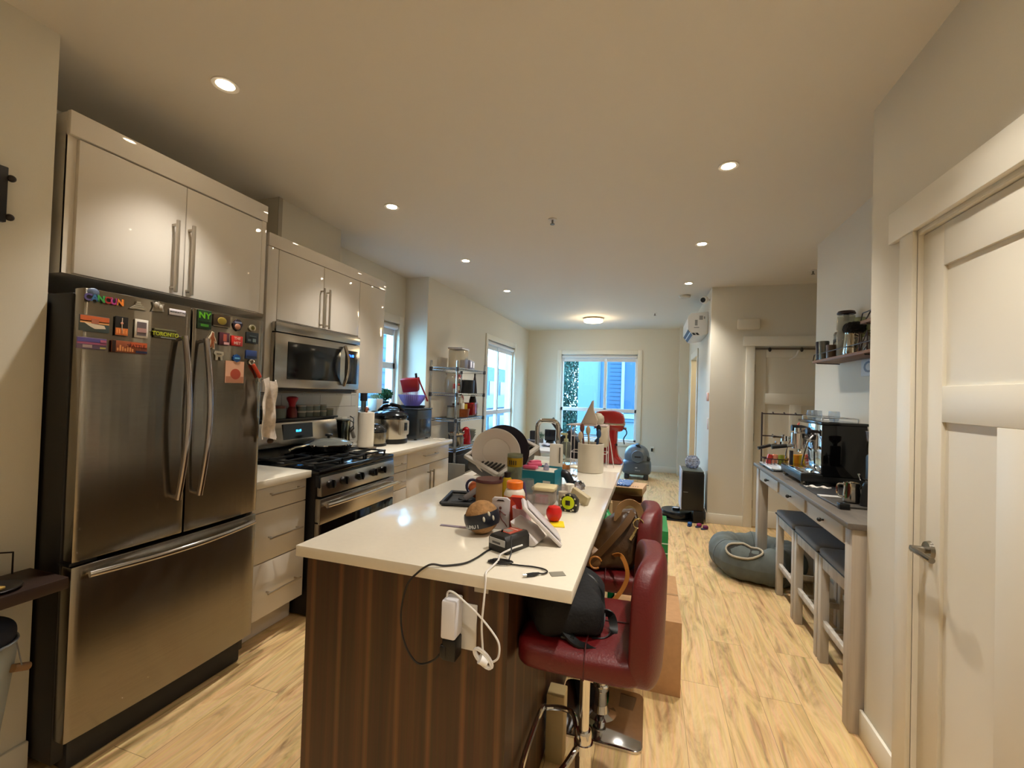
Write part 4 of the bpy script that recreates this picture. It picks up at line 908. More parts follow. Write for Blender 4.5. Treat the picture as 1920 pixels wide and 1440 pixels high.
# outlet, adapters
t = T('island_outlet', 'white outlet cover plate on the walnut end panel', 'outlet', (-.468, 1.127, .80))
B().box((-.036,-.006,-.062),(.036,0,.062),.003).obj('cover_plate', mat('d5d2cc', .4), t)
t = T('power_adapter', 'white rectangular power adapter plugged in the island outlet', 'power adapter', (-.490, 1.120, .80))
B().box((-.024,-.052,-.015),(.018,-.0,.086),.006).obj('brick', mat('dcdbe0', .35), t)
t = T('power_adapter', 'small black power adapter below the white one', 'power adapter', (-.492, 1.120, .80))
b = B(); b.box((-.020,-.045,-.075),(.020,0,-.018),.005); b.box((-.026,-.048,-.070),(-.006,-.012,-.035),.006); b.obj('brick', mat('0a0a0b', .4), t)
def spl(P, n=8):
    """smooth curve through points"""
    P = [Vector(p) for p in P]; Q = [P[0]]+P+[P[-1]]; o = []
    for i in range(1, len(Q)-2):
        for k in range(n):
            s_ = k/n; a, b_, c, d = Q[i-1], Q[i], Q[i+1], Q[i+2]
            o.append(.5*((2*b_)+(c-a)*s_+(2*a-5*b_+4*c-d)*s_*s_+(3*b_-a-3*c+d)*s_**3))
    return o+[P[-1]]
zt = Z0+.004
one('black_power_cord', B().tube(spl([(-.512,1.085,.745),(-.54,1.08,.715),(-.585,1.08,.70),(-.625,1.08,.745),(-.640,1.08,.82),(-.625,1.08,.90),(-.600,1.085,.935),(-.565,1.098,zt+.004),(-.53,1.115,zt),(-.487,1.150,zt),(-.470,1.20,zt),(-.462,1.26,zt),(-.452,1.31,zt),(-.440,1.325,zt+.03),(-.425,1.30,zt+.06)]),.0028,8), mat('1a1614', .5), 'thin black cord looping from the outlet up onto the island top', 'cord')
t = T('barrel_plug_cord', 'black cable coil ending in a barrel plug on the island front corner', 'cord', (0,0,0))
b = B(); b.tube(spl([(-.385,1.262,zt+.055),(-.375,1.235,zt+.02),(-.372,1.205,zt),(-.345,1.195,zt),(-.30,1.20,zt),(-.268,1.195,zt),(-.255,1.182,zt),(-.262,1.165,zt),(-.272,1.158,zt+.002)]),.0022,8)
for k in range(3): b.tube([(-.40+.030*math.cos(a*.5)+.006*k, 1.192+.012*math.sin(a*.5)+.002*k, zt+.002*k+.001) for a in range(13)],.0022,6)
b.obj('cable', mat('15110f', .5), t)
b = B(); b.tube([(-.272,1.158,zt+.002),(-.285,1.146,zt+.002),(-.300,1.134,zt+.002)],.005,8,rs=[.003,.0055,.005]); b.obj('plug_grip', mat('0f0f10', .5), t)
B().cyl((-.300,1.134,zt+.002),(-.308,1.128,zt+.002),.0035).obj('barrel_tip', CHROME, t)
t = T('white_usb_cable', 'white cable bundled with a tie hanging off the island front', 'cord', (0,0,0))
b = B(); b.tube(spl([(-.508,1.09,.880),(-.500,1.08,.905),(-.480,1.075,.908),(-.45,1.075,.890),(-.41,1.075,.863),(-.372,1.075,.828),(-.352,1.075,.800),(-.353,1.075,.765),(-.372,1.075,.748)]),.0028,8)
b.tube(spl([(-.36,1.30,zt+.02),(-.385,1.27,zt+.015),(-.405,1.225,zt+.01),(-.400,1.19,zt+.006),(-.407,1.14,zt),(-.405,1.108,zt+.002),(-.400,1.094,.945),(-.398,1.080,.90),(-.400,1.075,.84),(-.396,1.075,.785),(-.394,1.075,.768)]),.0028,8); b.obj('cable', mat('dedbd6', .4), t)
b = B()
for k in range(7):
    a = k*.5-1.5; b.tube([(-.392+.030*math.cos(q)*math.cos(.7)-.012*math.sin(q)*math.sin(.7)+a*.002, 1.072+.0035*math.sin(k*2), .757-.030*math.cos(q)*math.sin(.7)-.012*math.sin(q)*math.cos(.7)+a*.0015) for q in [i*PI/8 for i in range(17)]],.0026,6)
b.obj('coiled_bundle', mat('e2dfda', .4), t)
one('tape_wrap', B().cyl((-.400,1.068,.758),(-.384,1.076,.748),.013), mat('efeeee', .5), 'white tie wrapped round the hanging cable bundle', 'cable tie')
one('plastic_tab', B().box((-.02,-.014,0),(.02,.014,.0015)), glass('b9b4a4', .5), 'small clear plastic tab next to the barrel plug', 'plastic tab', (-.228,1.185,Z0), rz=.5)
one('bracket_tab', B().box((-.02,0,-.02),(.02,.006,0),.001), mat('b9b3a8', .5), 'small pale bracket under the island top edge', 'bracket', (-.422,1.121,.918))

# coconut
t = T('coconut', 'brown coconut wrapped in a dark label band with letters', 'coconut', (-.542, 1.425, Z0+.056))
cm = mat('a3794a', .8, noise=.28, scale=60, bump=.5)
R_ = RX(-.0) @ RY(-.25)
B().sphere((0,0,0),.057,(1.02,1.02,.98),R_,32).obj('shell', cm, t)
def band(u_, v_):
    a = -PI*1.15+u_*PI*1.35; h_ = -.5+v_*.82; r = .0598; return Vector((r*math.cos(a)*math.cos(h_)*1.02, r*math.sin(a)*math.cos(h_)*1.02, r*math.sin(h_)*.98))
B().grid(band, 40, 10, -.0008, R_).obj('label_band', mat('1b1f2a', .35), t)
Mt = R_ @ Matrix.Rotation(math.radians(-22), 4, 'Z')
for i, ch in enumerate('COCONUT'):
    a = math.radians(-160+i*12.5); h_ = -.20; p = Vector((.0612*math.cos(a)*math.cos(h_), .0612*math.sin(a)*math.cos(h_), .0612*math.sin(h_)-.004))
    q = Matrix(((-math.sin(a),0,math.cos(a),0),(math.cos(a),0,math.sin(a),0),(0,1,0,0),(0,0,0,1)))
    text('letter', ch, .023, R_ @ (Matrix.Translation(p) @ q), mat('d9dde0', .5), t, .0004, .0006, .75)
for i, (a, h_) in enumerate(((-62,.02),(-42,.22),(-30,-.05))):
    a = math.radians(a); p = Vector((.0605*math.cos(a)*math.cos(h_), .0605*math.sin(a)*math.cos(h_), .0605*math.sin(h_)))
    B().sphere((0,0,0),.009,(1,1,1),R_ @ Matrix.Translation(p) @ Matrix.Diagonal((.5,.5,1,1)),12).obj('printed_half_nut', mat('d8d3c0', .5), t)
# two small product boxes
t = T('fitness_band_box', 'flat white retail box showing a running figure', 'box', (-.497, 1.495, Z0), rz=.12)
b = B(); b.prism([(-.032,0),(.032,0),(.032,.104),(.020,.112),(-.026,.112),(-.032,.106)], -.007, .007, 1, bev=.001); b.obj('carton', mat('c9c3c6', .45), t)
B().prism([(-.016,.100),(-.010,.105),(.008,.105),(.014,.100)], -.0078, -.0068, 1).obj('hang_slot', mat('2a1410', .6), t)
fg = mat('6b3a34', .6); b = B()
for P_ in ([(-.002,.068),(-.002,.050)],[(-.002,.066),(.012,.056),(.020,.052)],[(-.002,.064),(-.014,.056)],[(-.002,.050),(.006,.034),(.016,.024),(.024,.012)],[(-.002,.050),(-.010,.038),(-.008,.022)]): b.tube([(x,-.0078,z) for x, z in P_],.0022,6)
b.sphere((-.001,-.0078,.076),.005,(1,.3,1.1)); b.obj('runner_print', fg, t)
t = T('orange_tea_box', 'narrow orange and red carton behind the white retail box', 'box', (-.452, 1.535, Z0), rz=.12)
B().box((-.020,-.018,0),(.022,.018,.112),.001).obj('carton', mat('d2421c', .45), t)
B().prism([(-.020,.112),(.022,.112),(.022,.060)], -.0190, -.0182, 1).obj('dark_red_panel', mat('9a1a10', .45), t)
b = B(); b.box((-.008,-.0192,.028),(.014,-.0184,.040),.0); b.sphere((-.002,-.019,.048),.006,(1.3,.2,.6)); b.obj('printed_motif', mat('b98a5a', .5), t)
t = T('supplement_bottle', 'white vitamin bottle with bright orange cap', 'bottle', (-.480, 1.600, Z0))
B().lathe([(0,0),(.038,0),(.040,.004),(.040,.105),(.034,.120),(.024,.128),(0,.128)], n=32).obj('bottle_body', mat('e0dacb', .35), t)
B().lathe([(.0405,.02),(.0405,.100)], n=32, cap=False).obj('paper_label', mat('d4741c', .45), t)
B().lathe([(0,.126),(.030,.126),(.031,.130),(.031,.150),(.028,.153),(0,.153)], n=32).obj('cap', mat('f07a12', .35), t)
t = T('tan_canister', 'tan cylinder canister with dark maroon lid', 'canister', (-.643, 1.765, Z0))
B().lathe([(0,0),(.056,0),(.056,.108),(.0,.108)], n=40).obj('body', mat('8a6a42', .5), t)
B().lathe([(.0,.106),(.0585,.106),(.0585,.114),(.056,.118),(.0,.118)], n=40).obj('lid', mat('4a2226', .3), t)
B().cyl((.050,.0,.118),(.052,0,.130),.006).obj('lid_tab', mat('4a2226', .3), t)
t = T('oil_bottle', 'upright yellow oil bottle with black cap', 'bottle', (-.590, 1.850, Z0))
B().lathe([(0,0),(.030,0),(.032,.004),(.032,.080),(.020,.105),(.014,.115),(0,.115)], n=28).obj('bottle_body', mat('b09420', .12, .0, trans=0, coat=.5), t)
B().lathe([(0,.112),(.015,.112),(.015,.135),(0,.135)], n=20).obj('cap', mat('1c1214', .35), t)
t = T('glass_tumbler', 'tall clear glass with gold printed band standing among the bottles', 'glass', (-.583, 1.935, Z0))
B().lathe([(0,0),(.033,0),(.035,.205),(.033,.205),(.031,.006),(0,.006)], n=36, cap=False).obj('glass_wall', glass('d8dccb', .12), t)
B().lathe([(.0358,.150),(.0362,.190)], n=36, cap=False).obj('gold_band', mat('a88a1e', .3, .6), t)
b = B()
for k in range(4): b.box((-.018+k*.010,-.0375,.160),(-.012+k*.010,-.0365,.180))
b.obj('band_print', mat('4a3a10', .4), t)
# tray with phone grip things, headphones, orange block
t = T('black_tray', 'low black plastic tray with raised rim left of the canister', 'tray', (-.735, 1.800, Z0), rz=.22)
B().box((-.105,-.075,0),(.030,.11,.004)).obj('tray_floor', mat('26282b', .5), t)
b = B(); b.prism([(-.115,-.085),(.035,-.085),(.035,.12),(-.115,.12)], 0, .003, 2)
for a0, a1 in (((-.115,-.085),(.035,-.085)),((.035,-.085),(.035,.12)),((.035,.12),(-.115,.12)),((-.115,.12),(-.115,-.085))): b.tube([(a0[0],a0[1],.012),(a1[0],a1[1],.012)],.009,6)
b.tube([(-.08,-.05,.008),(.0,.0,.008)],.006,6); b.tube([(-.06,.02,.008),(.02,-.05,.008)],.006,6); b.obj('rim', mat('1f2124', .5), t)
one('orange_pouch', B().sphere((0,0,0),.045,(1,.7,.9)), mat('c4622c', .6), 'rounded orange pouch lying in the black tray', 'pouch', (-.728,1.850,Z0+.047))
one('grey_strip', B().box((-.05,-.003,-.012),(.05,.003,.012),.002,RY(-.65)), mat('a9a6b0', .5), 'pale grey strip leaning across the orange pouch', 'strip', (-.718,1.775,Z0+.050))
one('blue_scissors', B().tube(arc((0,0,.055),.030,-.3,2*PI-.6,16,'xz'),.006,8).tube([(.03,0,.05),(.06,.01,.03),(.10,.02,.012)],.006,8), mat('25284a', .4), 'dark blue loop handle rising from the black tray', 'scissors', (-.742,1.825,Z0+.008))
one('clear_ruler', B().box((-.07,-.008,0),(.07,.008,.003),.001), glass('c9bccb', .4), 'clear plastic strip lying left of the coconut', 'strip', (-.640,1.455,Z0), rz=.08)

# dish rack tilted over the sink
N_ = Vector((-.673,1.98,1.040)); ua = (Vector((-.888,2.04,1.120))-N_); va = (Vector((-.56,2.24,1.146))-N_)
ua.normalize(); va = (va-ua*va.dot(ua)).normalized(); wa = va.cross(ua)
if wa.z < 0: wa = -wa
MR = Matrix((ua, va, wa)).transposed().to_4x4(); MR.translation = Vector((0,0,0))
t = T('dish_rack', 'pale grey dish rack with dark slots, propped up at an angle on the island', 'dish rack', tuple(N_))
LU, LV = .235, .34
b = B()
for a0, a1 in (((0,0,-.022),(LU,.022,0)),((0,0,-.022),(.022,LV,0)),((LU-.022,0,-.022),(LU,LV,0)),((0,LV-.022,-.022),(LU,LV,0))): b.box(a0, a1, .006, MR)
b.obj('rim', mat('b7b2ab', .4), t)
b = B(); b.box((.02,.02,-.085),(LU-.02,LV-.02,-.080),.002,MR)
for a0, a1 in (((.018,.018,-.085),(LU-.018,.024,-.01)),((.018,.018,-.085),(.024,LV-.018,-.01)),((LU-.024,.018,-.085),(LU-.018,LV-.018,-.01)),((.018,LV-.024,-.085),(LU-.018,LV-.018,-.01))): b.box(a0,a1,.001,MR)
b.obj('basin', mat('3a3836', .5), t)
b = B()
for k in range(9):
    x = .04+k*.0185; b.box((x,.022,-.016),(x+.007,LV-.022,-.008),.001,MR)
b.obj('slats', mat('2c2a29', .35), t)
b = B(); b.box((.03,.03,-.086),(.06,.06,-.08),.002,MR); b.box((LU-.06,LV-.10,-.20),(LU-.03,LV-.07,-.08),.003,MR); b.box((.03,LV-.10,-.14),(.06,LV-.07,-.08),.003,MR); b.obj('feet', mat('3a3836', .5), t)
def plate(name, r, m, label, loc, rot, well=.56):
    t_ = T(name, label, 'plate', loc, rot=rot)
    B().lathe([(0,.006),(r*well,.006),(r*(well+.03),.0035),(r*(well+.06),.010),(r*.98,.022),(r,.0235),(r*.985,.0255),(r*(well+.02),.013),(r*well,.010),(0,.010)], n=64).obj('plate_body', m, t_)
    return t_
plate('dinner_plate', .122, mat('d3ccc6', .16, coat=.3), 'large white rimmed plate standing upright in the dish rack', (-.722,2.075,1.142), (PI/2+.12, .05, .20))
plate('dark_plate', .130, mat('1c1420', .2), 'dark purple-black plate standing behind the white plate', (-.700,2.125,1.146), (PI/2+.05, .05, .20))

# blue box with pink things
t = T('blue_carton', 'teal blue open-topped carton with a white barcode sticker', 'box', (-.505, 2.11, Z0), rz=-.10)
b = B(); W_, D_, H_ = .093, .06, .125
b.box((-W_,-D_,0),(W_,-D_+.003,H_-.012)); b.box((-W_,D_-.003,0),(W_,D_,H_)); b.box((-W_,-D_,0),(-W_+.003,D_,H_)); b.box((W_-.003,-D_,0),(W_,D_,H_)); b.box((-W_,-D_,0),(W_,D_,.003)); b.obj('carton', mat('0d7083', .5), t)
B().box((-W_+.02,-D_+.004,H_-.016),(W_-.004,D_-.004,H_-.010)).obj('inner_paper', mat('cfc9ba', .6), t)
B().box((.035,-D_-.0008,.012),(.072,-D_-.0001,.072)).obj('sticker', mat('d6d1c8', .5), t)
b = B()
for k in range(8): b.box((.040+.004*k,-D_-.0014,.030),(.0415+.004*k,-D_-.0007,.062))
b.obj('barcode', mat('4a443e', .6), t)
t = T('pink_sachets', 'pink folded sachets lying on top of the blue carton', 'sachets', (-.535, 2.10, Z0+.118))
b = B(); b.box((-.045,-.04,0),(.025,-.005,.016),.005,RZ(-.1)); b.box((-.03,-.01,.010),(.04,.03,.026),.006,RZ(.5)); b.box((-.01,.01,.02),(.05,.04,.034),.006,RZ(.8)); b.obj('sachet', mat('cf5a7c', .35), t)
t = T('small_clear_bottle', 'small frosted bottle on top of the blue carton', 'bottle', (-.470, 2.085, Z0+.118))
B().lathe([(0,0),(.014,0),(.014,.018),(.006,.026),(.006,.032),(0,.032)]).obj('bottle_body', glass('c9c6da', .4), t)
# clear cups and small containers in front of the carton
t = T('cream_container', 'cream square lidded food container in front of the blue carton', 'container', (-.440, 1.930, Z0))
B().box((-.045,-.045,0),(.05,.045,.060),.008).obj('container_body', glass('c9bcb0', .45), t)
B().box((-.050,-.050,.058),(.055,.050,.076),.008).obj('lid', mat('d6c89e', .45), t)
B().box((-.03,-.046,.008),(.03,-.0455,.045)).obj('pink_label', mat('a8767a', .5), t)
for k, (x, y, r_, h_, l) in enumerate(((-.462,1.700,.032,.085,'clear round wine glass bowl left of the red apple'),(-.405,1.725,.034,.080,'clear plastic cup just behind the red apple'),(-.500,1.86,.030,.11,'clear plastic cup beside the blue carton'),(-.355,1.90,.026,.09,'clear crinkled cup between the cream container and white pill bottle'))):
    t = T('clear_cup', l, 'cup', (x, y, Z0))
    B().lathe([(0,0),(r_*.5,0),(r_*.9,h_*.3),(r_,h_*.6),(r_*.9,h_),(r_*.86,h_),(r_*.95,h_*.6),(r_*.85,h_*.3),(r_*.4,.005),(0,.005)], n=28, cap=False).obj('cup_wall', glass('f2f0f0', .06), t)
one('purple_straw_bundle', B().tube([(0,0,0),(-.012,0,.05),(-.025,.0,.11)],.006,8), mat('4f3f66', .4), 'purple stick leaning between the clear cups', 'stick', (-.478,1.80,Z0))
t = T('tape_measure', 'bright yellow-green and black tape measure standing on edge', 'tape measure', (-.310, 1.835, Z0), rz=-.15)
B().prism([(-.030,0),(.034,0),(.038,.02),(.036,.050),(.018,.070),(-.012,.072),(-.032,.055),(-.036,.02)], -.018, .018, 1, bev=.005).obj('case', mat('16130c', .5), t)
B().lathe([(0,0),(.0265,0),(.0265,.005),(0,.006)], n=32, M=Matrix.Translation((0,-.018,.038)) @ Matrix.Rotation(PI/2,4,'X')).obj('yellow_disc', mat('c9dc10', .35), t)
B().box((-.010,-.0258,.028),(.010,-.024,.048),.001).obj('logo_patch', mat('2a2410', .5), t)
b = B()
for a in range(9): b.sphere((.034*math.cos(a*.75-.9), -.019, .037+.034*math.sin(a*.75-.9)),.004,(1,.4,1),n=8)
b.obj('grip_dots', mat('d8d0a8', .5), t)
t = T('round_black_tin', 'small round black tin beside the tape measure', 'tin', (-.350, 1.765, Z0))
B().lathe([(0,0),(.022,0),(.022,.022),(0,.024)]).obj('tin_body', mat('1c1a16', .35), t)
t = T('yellow_card', 'bright yellow card under the red apple', 'card', (-.325, 1.625, Z0), rz=.25)
B().box((-.030,-.035,0),(.032,.035,.004),.001).obj('card_body', mat('f0d21c', .5), t)
t = T('red_apple', 'round bright red ball-like fruit on the yellow card', 'fruit', (-.338, 1.655, Z0+.0335))
B().lathe([(0,-.022),(.010,-.029),(.022,-.024),(.030,-.006),(.0295,.010),(.022,.024),(.010,.028),(0,.023)], n=28).obj('fruit_body', mat('c4140e', .4), t)
t = T('pill_bottle', 'small white pill bottle behind the tape measure', 'bottle', (-.345, 2.025, Z0))
B().lathe([(0,0),(.024,0),(.024,.045),(.018,.050),(0,.050)]).obj('bottle_body', mat('dcd2c8', .4), t)
B().lathe([(0,.050),(.0225,.050),(.0225,.072),(0,.073)]).obj('cap', mat('e4dfd4', .4), t)
t = T('cream_jar', 'short cream jar left of the tape measure', 'jar', (-.352, 1.905, Z0))
B().lathe([(0,0),(.018,0),(.018,.046),(0,.046)]).obj('jar_body', mat('c8bc8c', .4), t)
B().lathe([(0,.046),(.020,.046),(.020,.062),(0,.063)]).obj('lid', mat('ddd5bc', .4), t)
one('beige_box', B().box((-.045,-.014,-.022),(.045,.014,.022),.004,RY(.38)), mat('b7a988', .5), 'beige rectangular block lying right of the tape measure', 'block', (-.285,1.965,Z0+.034), rz=-.45)
t = T('dark_gadget', 'black curved gadget with silver stripe beside the blue carton', 'gadget', (-.385, 2.16, Z0))
b = B(); b.tube(spl([(-.025,0,.095),(.0,0,.088),(.018,0,.06),(.028,0,.03),(.035,0,.01)]),.020,12,rs=None); b.obj('body', mat('10121c', .3), t)
B().box((-.012,-.022,.094),(.016,.01,.100),.002,RY(.4)).obj('silver_stripe', CHROME, t)
t = T('foil_pack', 'crinkled shiny foil pack right of the black gadget', 'foil pack', (-.325, 2.13, Z0))
random.seed(5); bb = B(); bb.sphere((0,0,.035),.036,(1,.8,1),n=14)
for v in bb.bm.verts: v.co += Vector([random.uniform(-.006,.006) for _ in range(3)])
bb.obj('foil', mat('c9cbd8', .12, 1), t, ang=5)
# white food container leaning, pink cup, charger
t = T('leaning_lid', 'white plastic lid leaning like a lean-to on the island', 'lid', (-.335, 1.420, Z0), rz=.32)
b = B(); b.box((-.006,-.055,-.004),(.006,.062,.170),.004, Matrix.Translation((.062,0,.006)) @ Matrix.Rotation(-.80,4,'Y')); b.obj('lid_panel', mat('d9d2d0', .35), t)
b = B(); b.box((-.002,-.045,.010),(.002,.052,.158),.001, Matrix.Translation((.071,0,.012)) @ Matrix.Rotation(-.80,4,'Y')); b.obj('recess_panel', mat('cfc9cc', .3), t)
t = T('white_food_tub', 'small white open food tub on its side under the leaning lid', 'tub', (-.375, 1.405, Z0), rz=-.1)
B().prism([(-.045,.072),(-.022,.0),(.036,.0),(.052,.012),(.020,.045)], -.045, .050, 1, bev=.006).obj('tub_body', mat('cfc8c6', .35), t)
t = T('pink_cup', 'translucent pink cup between the orange carton and the leaning lid', 'cup', (-.420, 1.500, Z0))
B().lathe([(0,0),(.028,0),(.036,.085),(.034,.085),(.026,.004),(0,.004)], n=28).obj('cup_wall', mat('c9a3aa', .25), t)
t = T('battery_charger', 'black battery charger with pale front panel', 'charger', (-.410, 1.325, Z0), rz=-.42)
B().prism([(-.038,.0),(.038,.0),(.038,.040),(.028,.052),(-.028,.052),(-.038,.040)], -.055, .055, 1, bev=.004).obj('housing', mat('1b1a19', .5), t)
b = B(); b.box((-.032,-.0575,.022),(.032,-.0545,.042),.002); b.obj('front_panel', mat('b9b9b8', .35), t)
B().box((-.018,-.0585,.027),(.014,-.0575,.033)).obj('panel_slot', mat('4c4c4c', .5), t)
b = B(); b.box((-.022,-.020,.052),(.020,.040,.0535)); b.obj('top_label', mat('b54a38', .4), t); b = B(); b.box((-.018,-.014,.0535),(.008,.010,.0545)); b.obj('label_text_block', mat('8a8078', .5), t)
B().box((-.016,.022,.0535),(.014,.026,.0540)).obj('label_line', mat('e2cfc6', .5), t)
# back half of the island
t = T('dish_soap_bottle', 'clear pump bottle with orange liquid at the bottom', 'bottle', (-.512, 2.83, Z0))
B().lathe([(0,0),(.030,0),(.032,.01),(.026,.09),(.034,.15),(.026,.175),(.013,.18)], n=24, cap=False).obj('bottle_wall', glass('e2e8e2', .10), t)
B().lathe([(0,.003),(.029,.003),(.029,.03),(0,.03)], n=24).obj('orange_liquid', mat('f08a14', .15), t)
b = B(); b.cyl((0,0,.175),(0,0,.195),.014); b.cyl((0,0,.195),(0,0,.222),.006); b.box((-.035,-.007,.218),(.010,.007,.232),.003); b.obj('pump', mat('b9b98e', .4), t)
B().cyl((0,0,.03),(.004,0,.18),.002).obj('dip_tube', mat('c9c9a8', .5), t)
t = T('utensil_canister', 'large white cylindrical utensil canister on the island', 'canister', (-.350, 2.81, Z0))
B().lathe([(0,0),(.078,0),(.081,.004),(.081,.178),(.077,.180),(.077,.02),(0,.02)], n=48).obj('canister_body', mat('cfc6b4', .4), t)
for nm, x, y, tx, ty, h_, c in (('wooden_spoon',-.03,0,-.055,.0,.285,'6e3f36'),('whisk_handle',.0,.01,-.02,.02,.27,'b9a98a'),('spatula',.02,-.01,.045,-.01,.255,'1c3f66'),('black_ladle',.03,.03,.04,.04,.28,'141416'),('peeler',-.045,-.02,-.062,-.02,.235,'c8b79a')):
    tt = T(nm, {'wooden_spoon':'reddish wooden spoon leaning left in the white canister','whisk_handle':'pale round-ended tool standing in the white canister','spatula':'blue spatula standing in the white canister','black_ladle':'black ladle at the back of the white canister','peeler':'pale wooden stick at the left rim of the white canister'}[nm], 'utensil', (-.350, 2.81, Z0+.022))
    b = B(); b.tube([(x,y,0),(tx,ty,h_-.06)],.0065,8); b.sphere((tx+(tx-x)*.12,ty,h_-.035),.015,(1,.4,1.9)); b.obj('tool', mat(c, .5), tt)
t = T('wire_basket_stand', 'white two-tier countertop rack with wire legs beside the canister', 'rack', (-.385, 3.08, Z0))
b = B()
for x in (-.125,.115):
    for y in (-.07,.07): b.tube([(x,y,0),(x,y,.275)],.0035,6)
b.tube([(-.125,-.07,.20),(.115,-.07,.20),(.115,.07,.20),(-.125,.07,.20)],.003,6,closed=True); b.tube([(-.125,-.07,.09),(.115,-.07,.09),(.115,.07,.09),(-.125,.07,.09)],.003,6,closed=True)
b.tube(arc((-.125,-.072,.0),.045,0,PI,10,'xz'),.003,6); b.tube([(.115,-.07,.265),(.14,-.07,.16),(.165,-.07,.004)],.0035,6); b.obj('wire_legs', mat('d2c8c4', .4), t)
B().prism([(-.165,.272),(-.10,.280),(.115,.280),(.115,.272)], -.08, .08, 1).obj('top_shelf', mat('c9b9b4', .5), t)
b = B(); b.box((.065,-.08,.135),(.118,.08,.27),.003); b.obj('side_panel', mat('cfc3ac', .5), t)
t = T('paper_cone', 'pointed tan paper cone standing on the white countertop rack', 'cone', (-.375, 3.06, Z0+.2815))
B().prism([(-.078,.0),(.03,.0),(.035,.03),(.005,.10),(.004,.165),(-.004,.160)], -.03, .02, 1, bev=.002).obj('cone_body', mat('b7a996', .6), t)
t = T('round_cream_jar', 'rounded cream jar next to the paper cone', 'jar', (-.345, 3.12, Z0+.2815))
B().lathe([(0,0),(.038,0),(.045,.03),(.040,.055),(.02,.075),(0,.078)], n=28).obj('jar_body', mat('b5ad98', .5), t)
t = T('navy_bottle', 'dark blue and black bottle behind the canister on the countertop rack', 'bottle', (-.33, 3.07, Z0+.10))
B().lathe([(0,0),(.03,0),(.03,.07),(.012,.09),(.012,.11),(0,.11)]).obj('bottle_body', mat('17264a', .3), t)
# stand mixer
t = T('stand_mixer', 'glossy red stand mixer with silver band at the end of the island', 'stand mixer', (-.268, 3.23, Z0))
B().prism([(-.085,0),(.095,0),(.092,.025),(.060,.055),(.050,.12),(.052,.25),(-.045,.25),(-.040,.10),(-.06,.05),(-.085,.03)], -.055, .055, 1, bev=.018).obj('column', RED, t)
def mhead(u_, v_): return None
B().prism([(-.115,.265),(-.112,.24),(.075,.225),(.098,.25),(.100,.33),(.080,.362),(.03,.376),(-.08,.372),(-.112,.35)], -.058, .058, 1, bev=.026).obj('motor_head', RED, t)
B().box((-.117,-.060,.272),(.102,.060,.290),.006).obj('silver_band', mat('b9b2ac', .2, 1), t)
b = B(); b.cyl((.095,-.01,.255),(.112,-.01,.250),.010); b.tube(spl([(.10,0,.26),(.115,.0,.22),(.095,0,.18),(.10,.0,.14)]),.004,8); b.cyl((.05,-.056,.14),(.05,-.066,.14),.008); b.obj('knobs_and_cord', BLACK, t)
t = T('white_board_box', 'white box-like board standing behind the pink sachets', 'box', (-.612, 2.60, Z0))
b = B(); b.box((.0,.20,0),(.085,.22,.16),.003); b.obj('board', mat('ddd7cc', .5), t)
t.location.x += .0
one('dark_slot_handle', B().box((-.005,-.004,-.05),(.005,.0,.05),.002), mat('6a655e', .4), 'narrow grey handle strip on the white board', 'handle', (-.545,2.798,Z0+.09))
SIZE[0] = 1.0
# ================================================================== STOOLS, BAGS, BOXES
def cushion(a, b_, c, e1=.35, e2=.35, nu=48, nv=24, fn=None, M=None, B_=None):
    """rounded block (superellipsoid) of half sizes a, b, c"""
    def sg(v, e): return math.copysign(abs(v)**e, v)
    bb = B_ or B(); t_ = bmesh.new(); rows = []
    for j in range(nv+1):
        v = -PI/2+PI*j/nv; row = []
        for i in range(nu):
            u_ = 2*PI*i/nu; p = Vector((a*sg(math.cos(v), e1)*sg(math.cos(u_), e2), b_*sg(math.cos(v), e1)*sg(math.sin(u_), e2), c*sg(math.sin(v), e1)))
            if fn: p = fn(p)
            row.append(t_.verts.new(p))
            if j in (0, nv): break
        rows.append(row)
    for r1, r2 in zip(rows, rows[1:]):
        for i in range(nu):
            k = (i+1) % nu
            if len(r1) == 1: t_.faces.new((r1[0], r2[k], r2[i]))
            elif len(r2) == 1: t_.faces.new((r1[i], r1[k], r2[0]))
            else: t_.faces.new((r1[i], r1[k], r2[k], r2[i]))
    bmesh.ops.recalc_face_normals(t_, faces=t_.faces)
    return bb.merge(t_, M)
REDL = mat('590609', .42, bump=.12, scale=160, noise=.05)
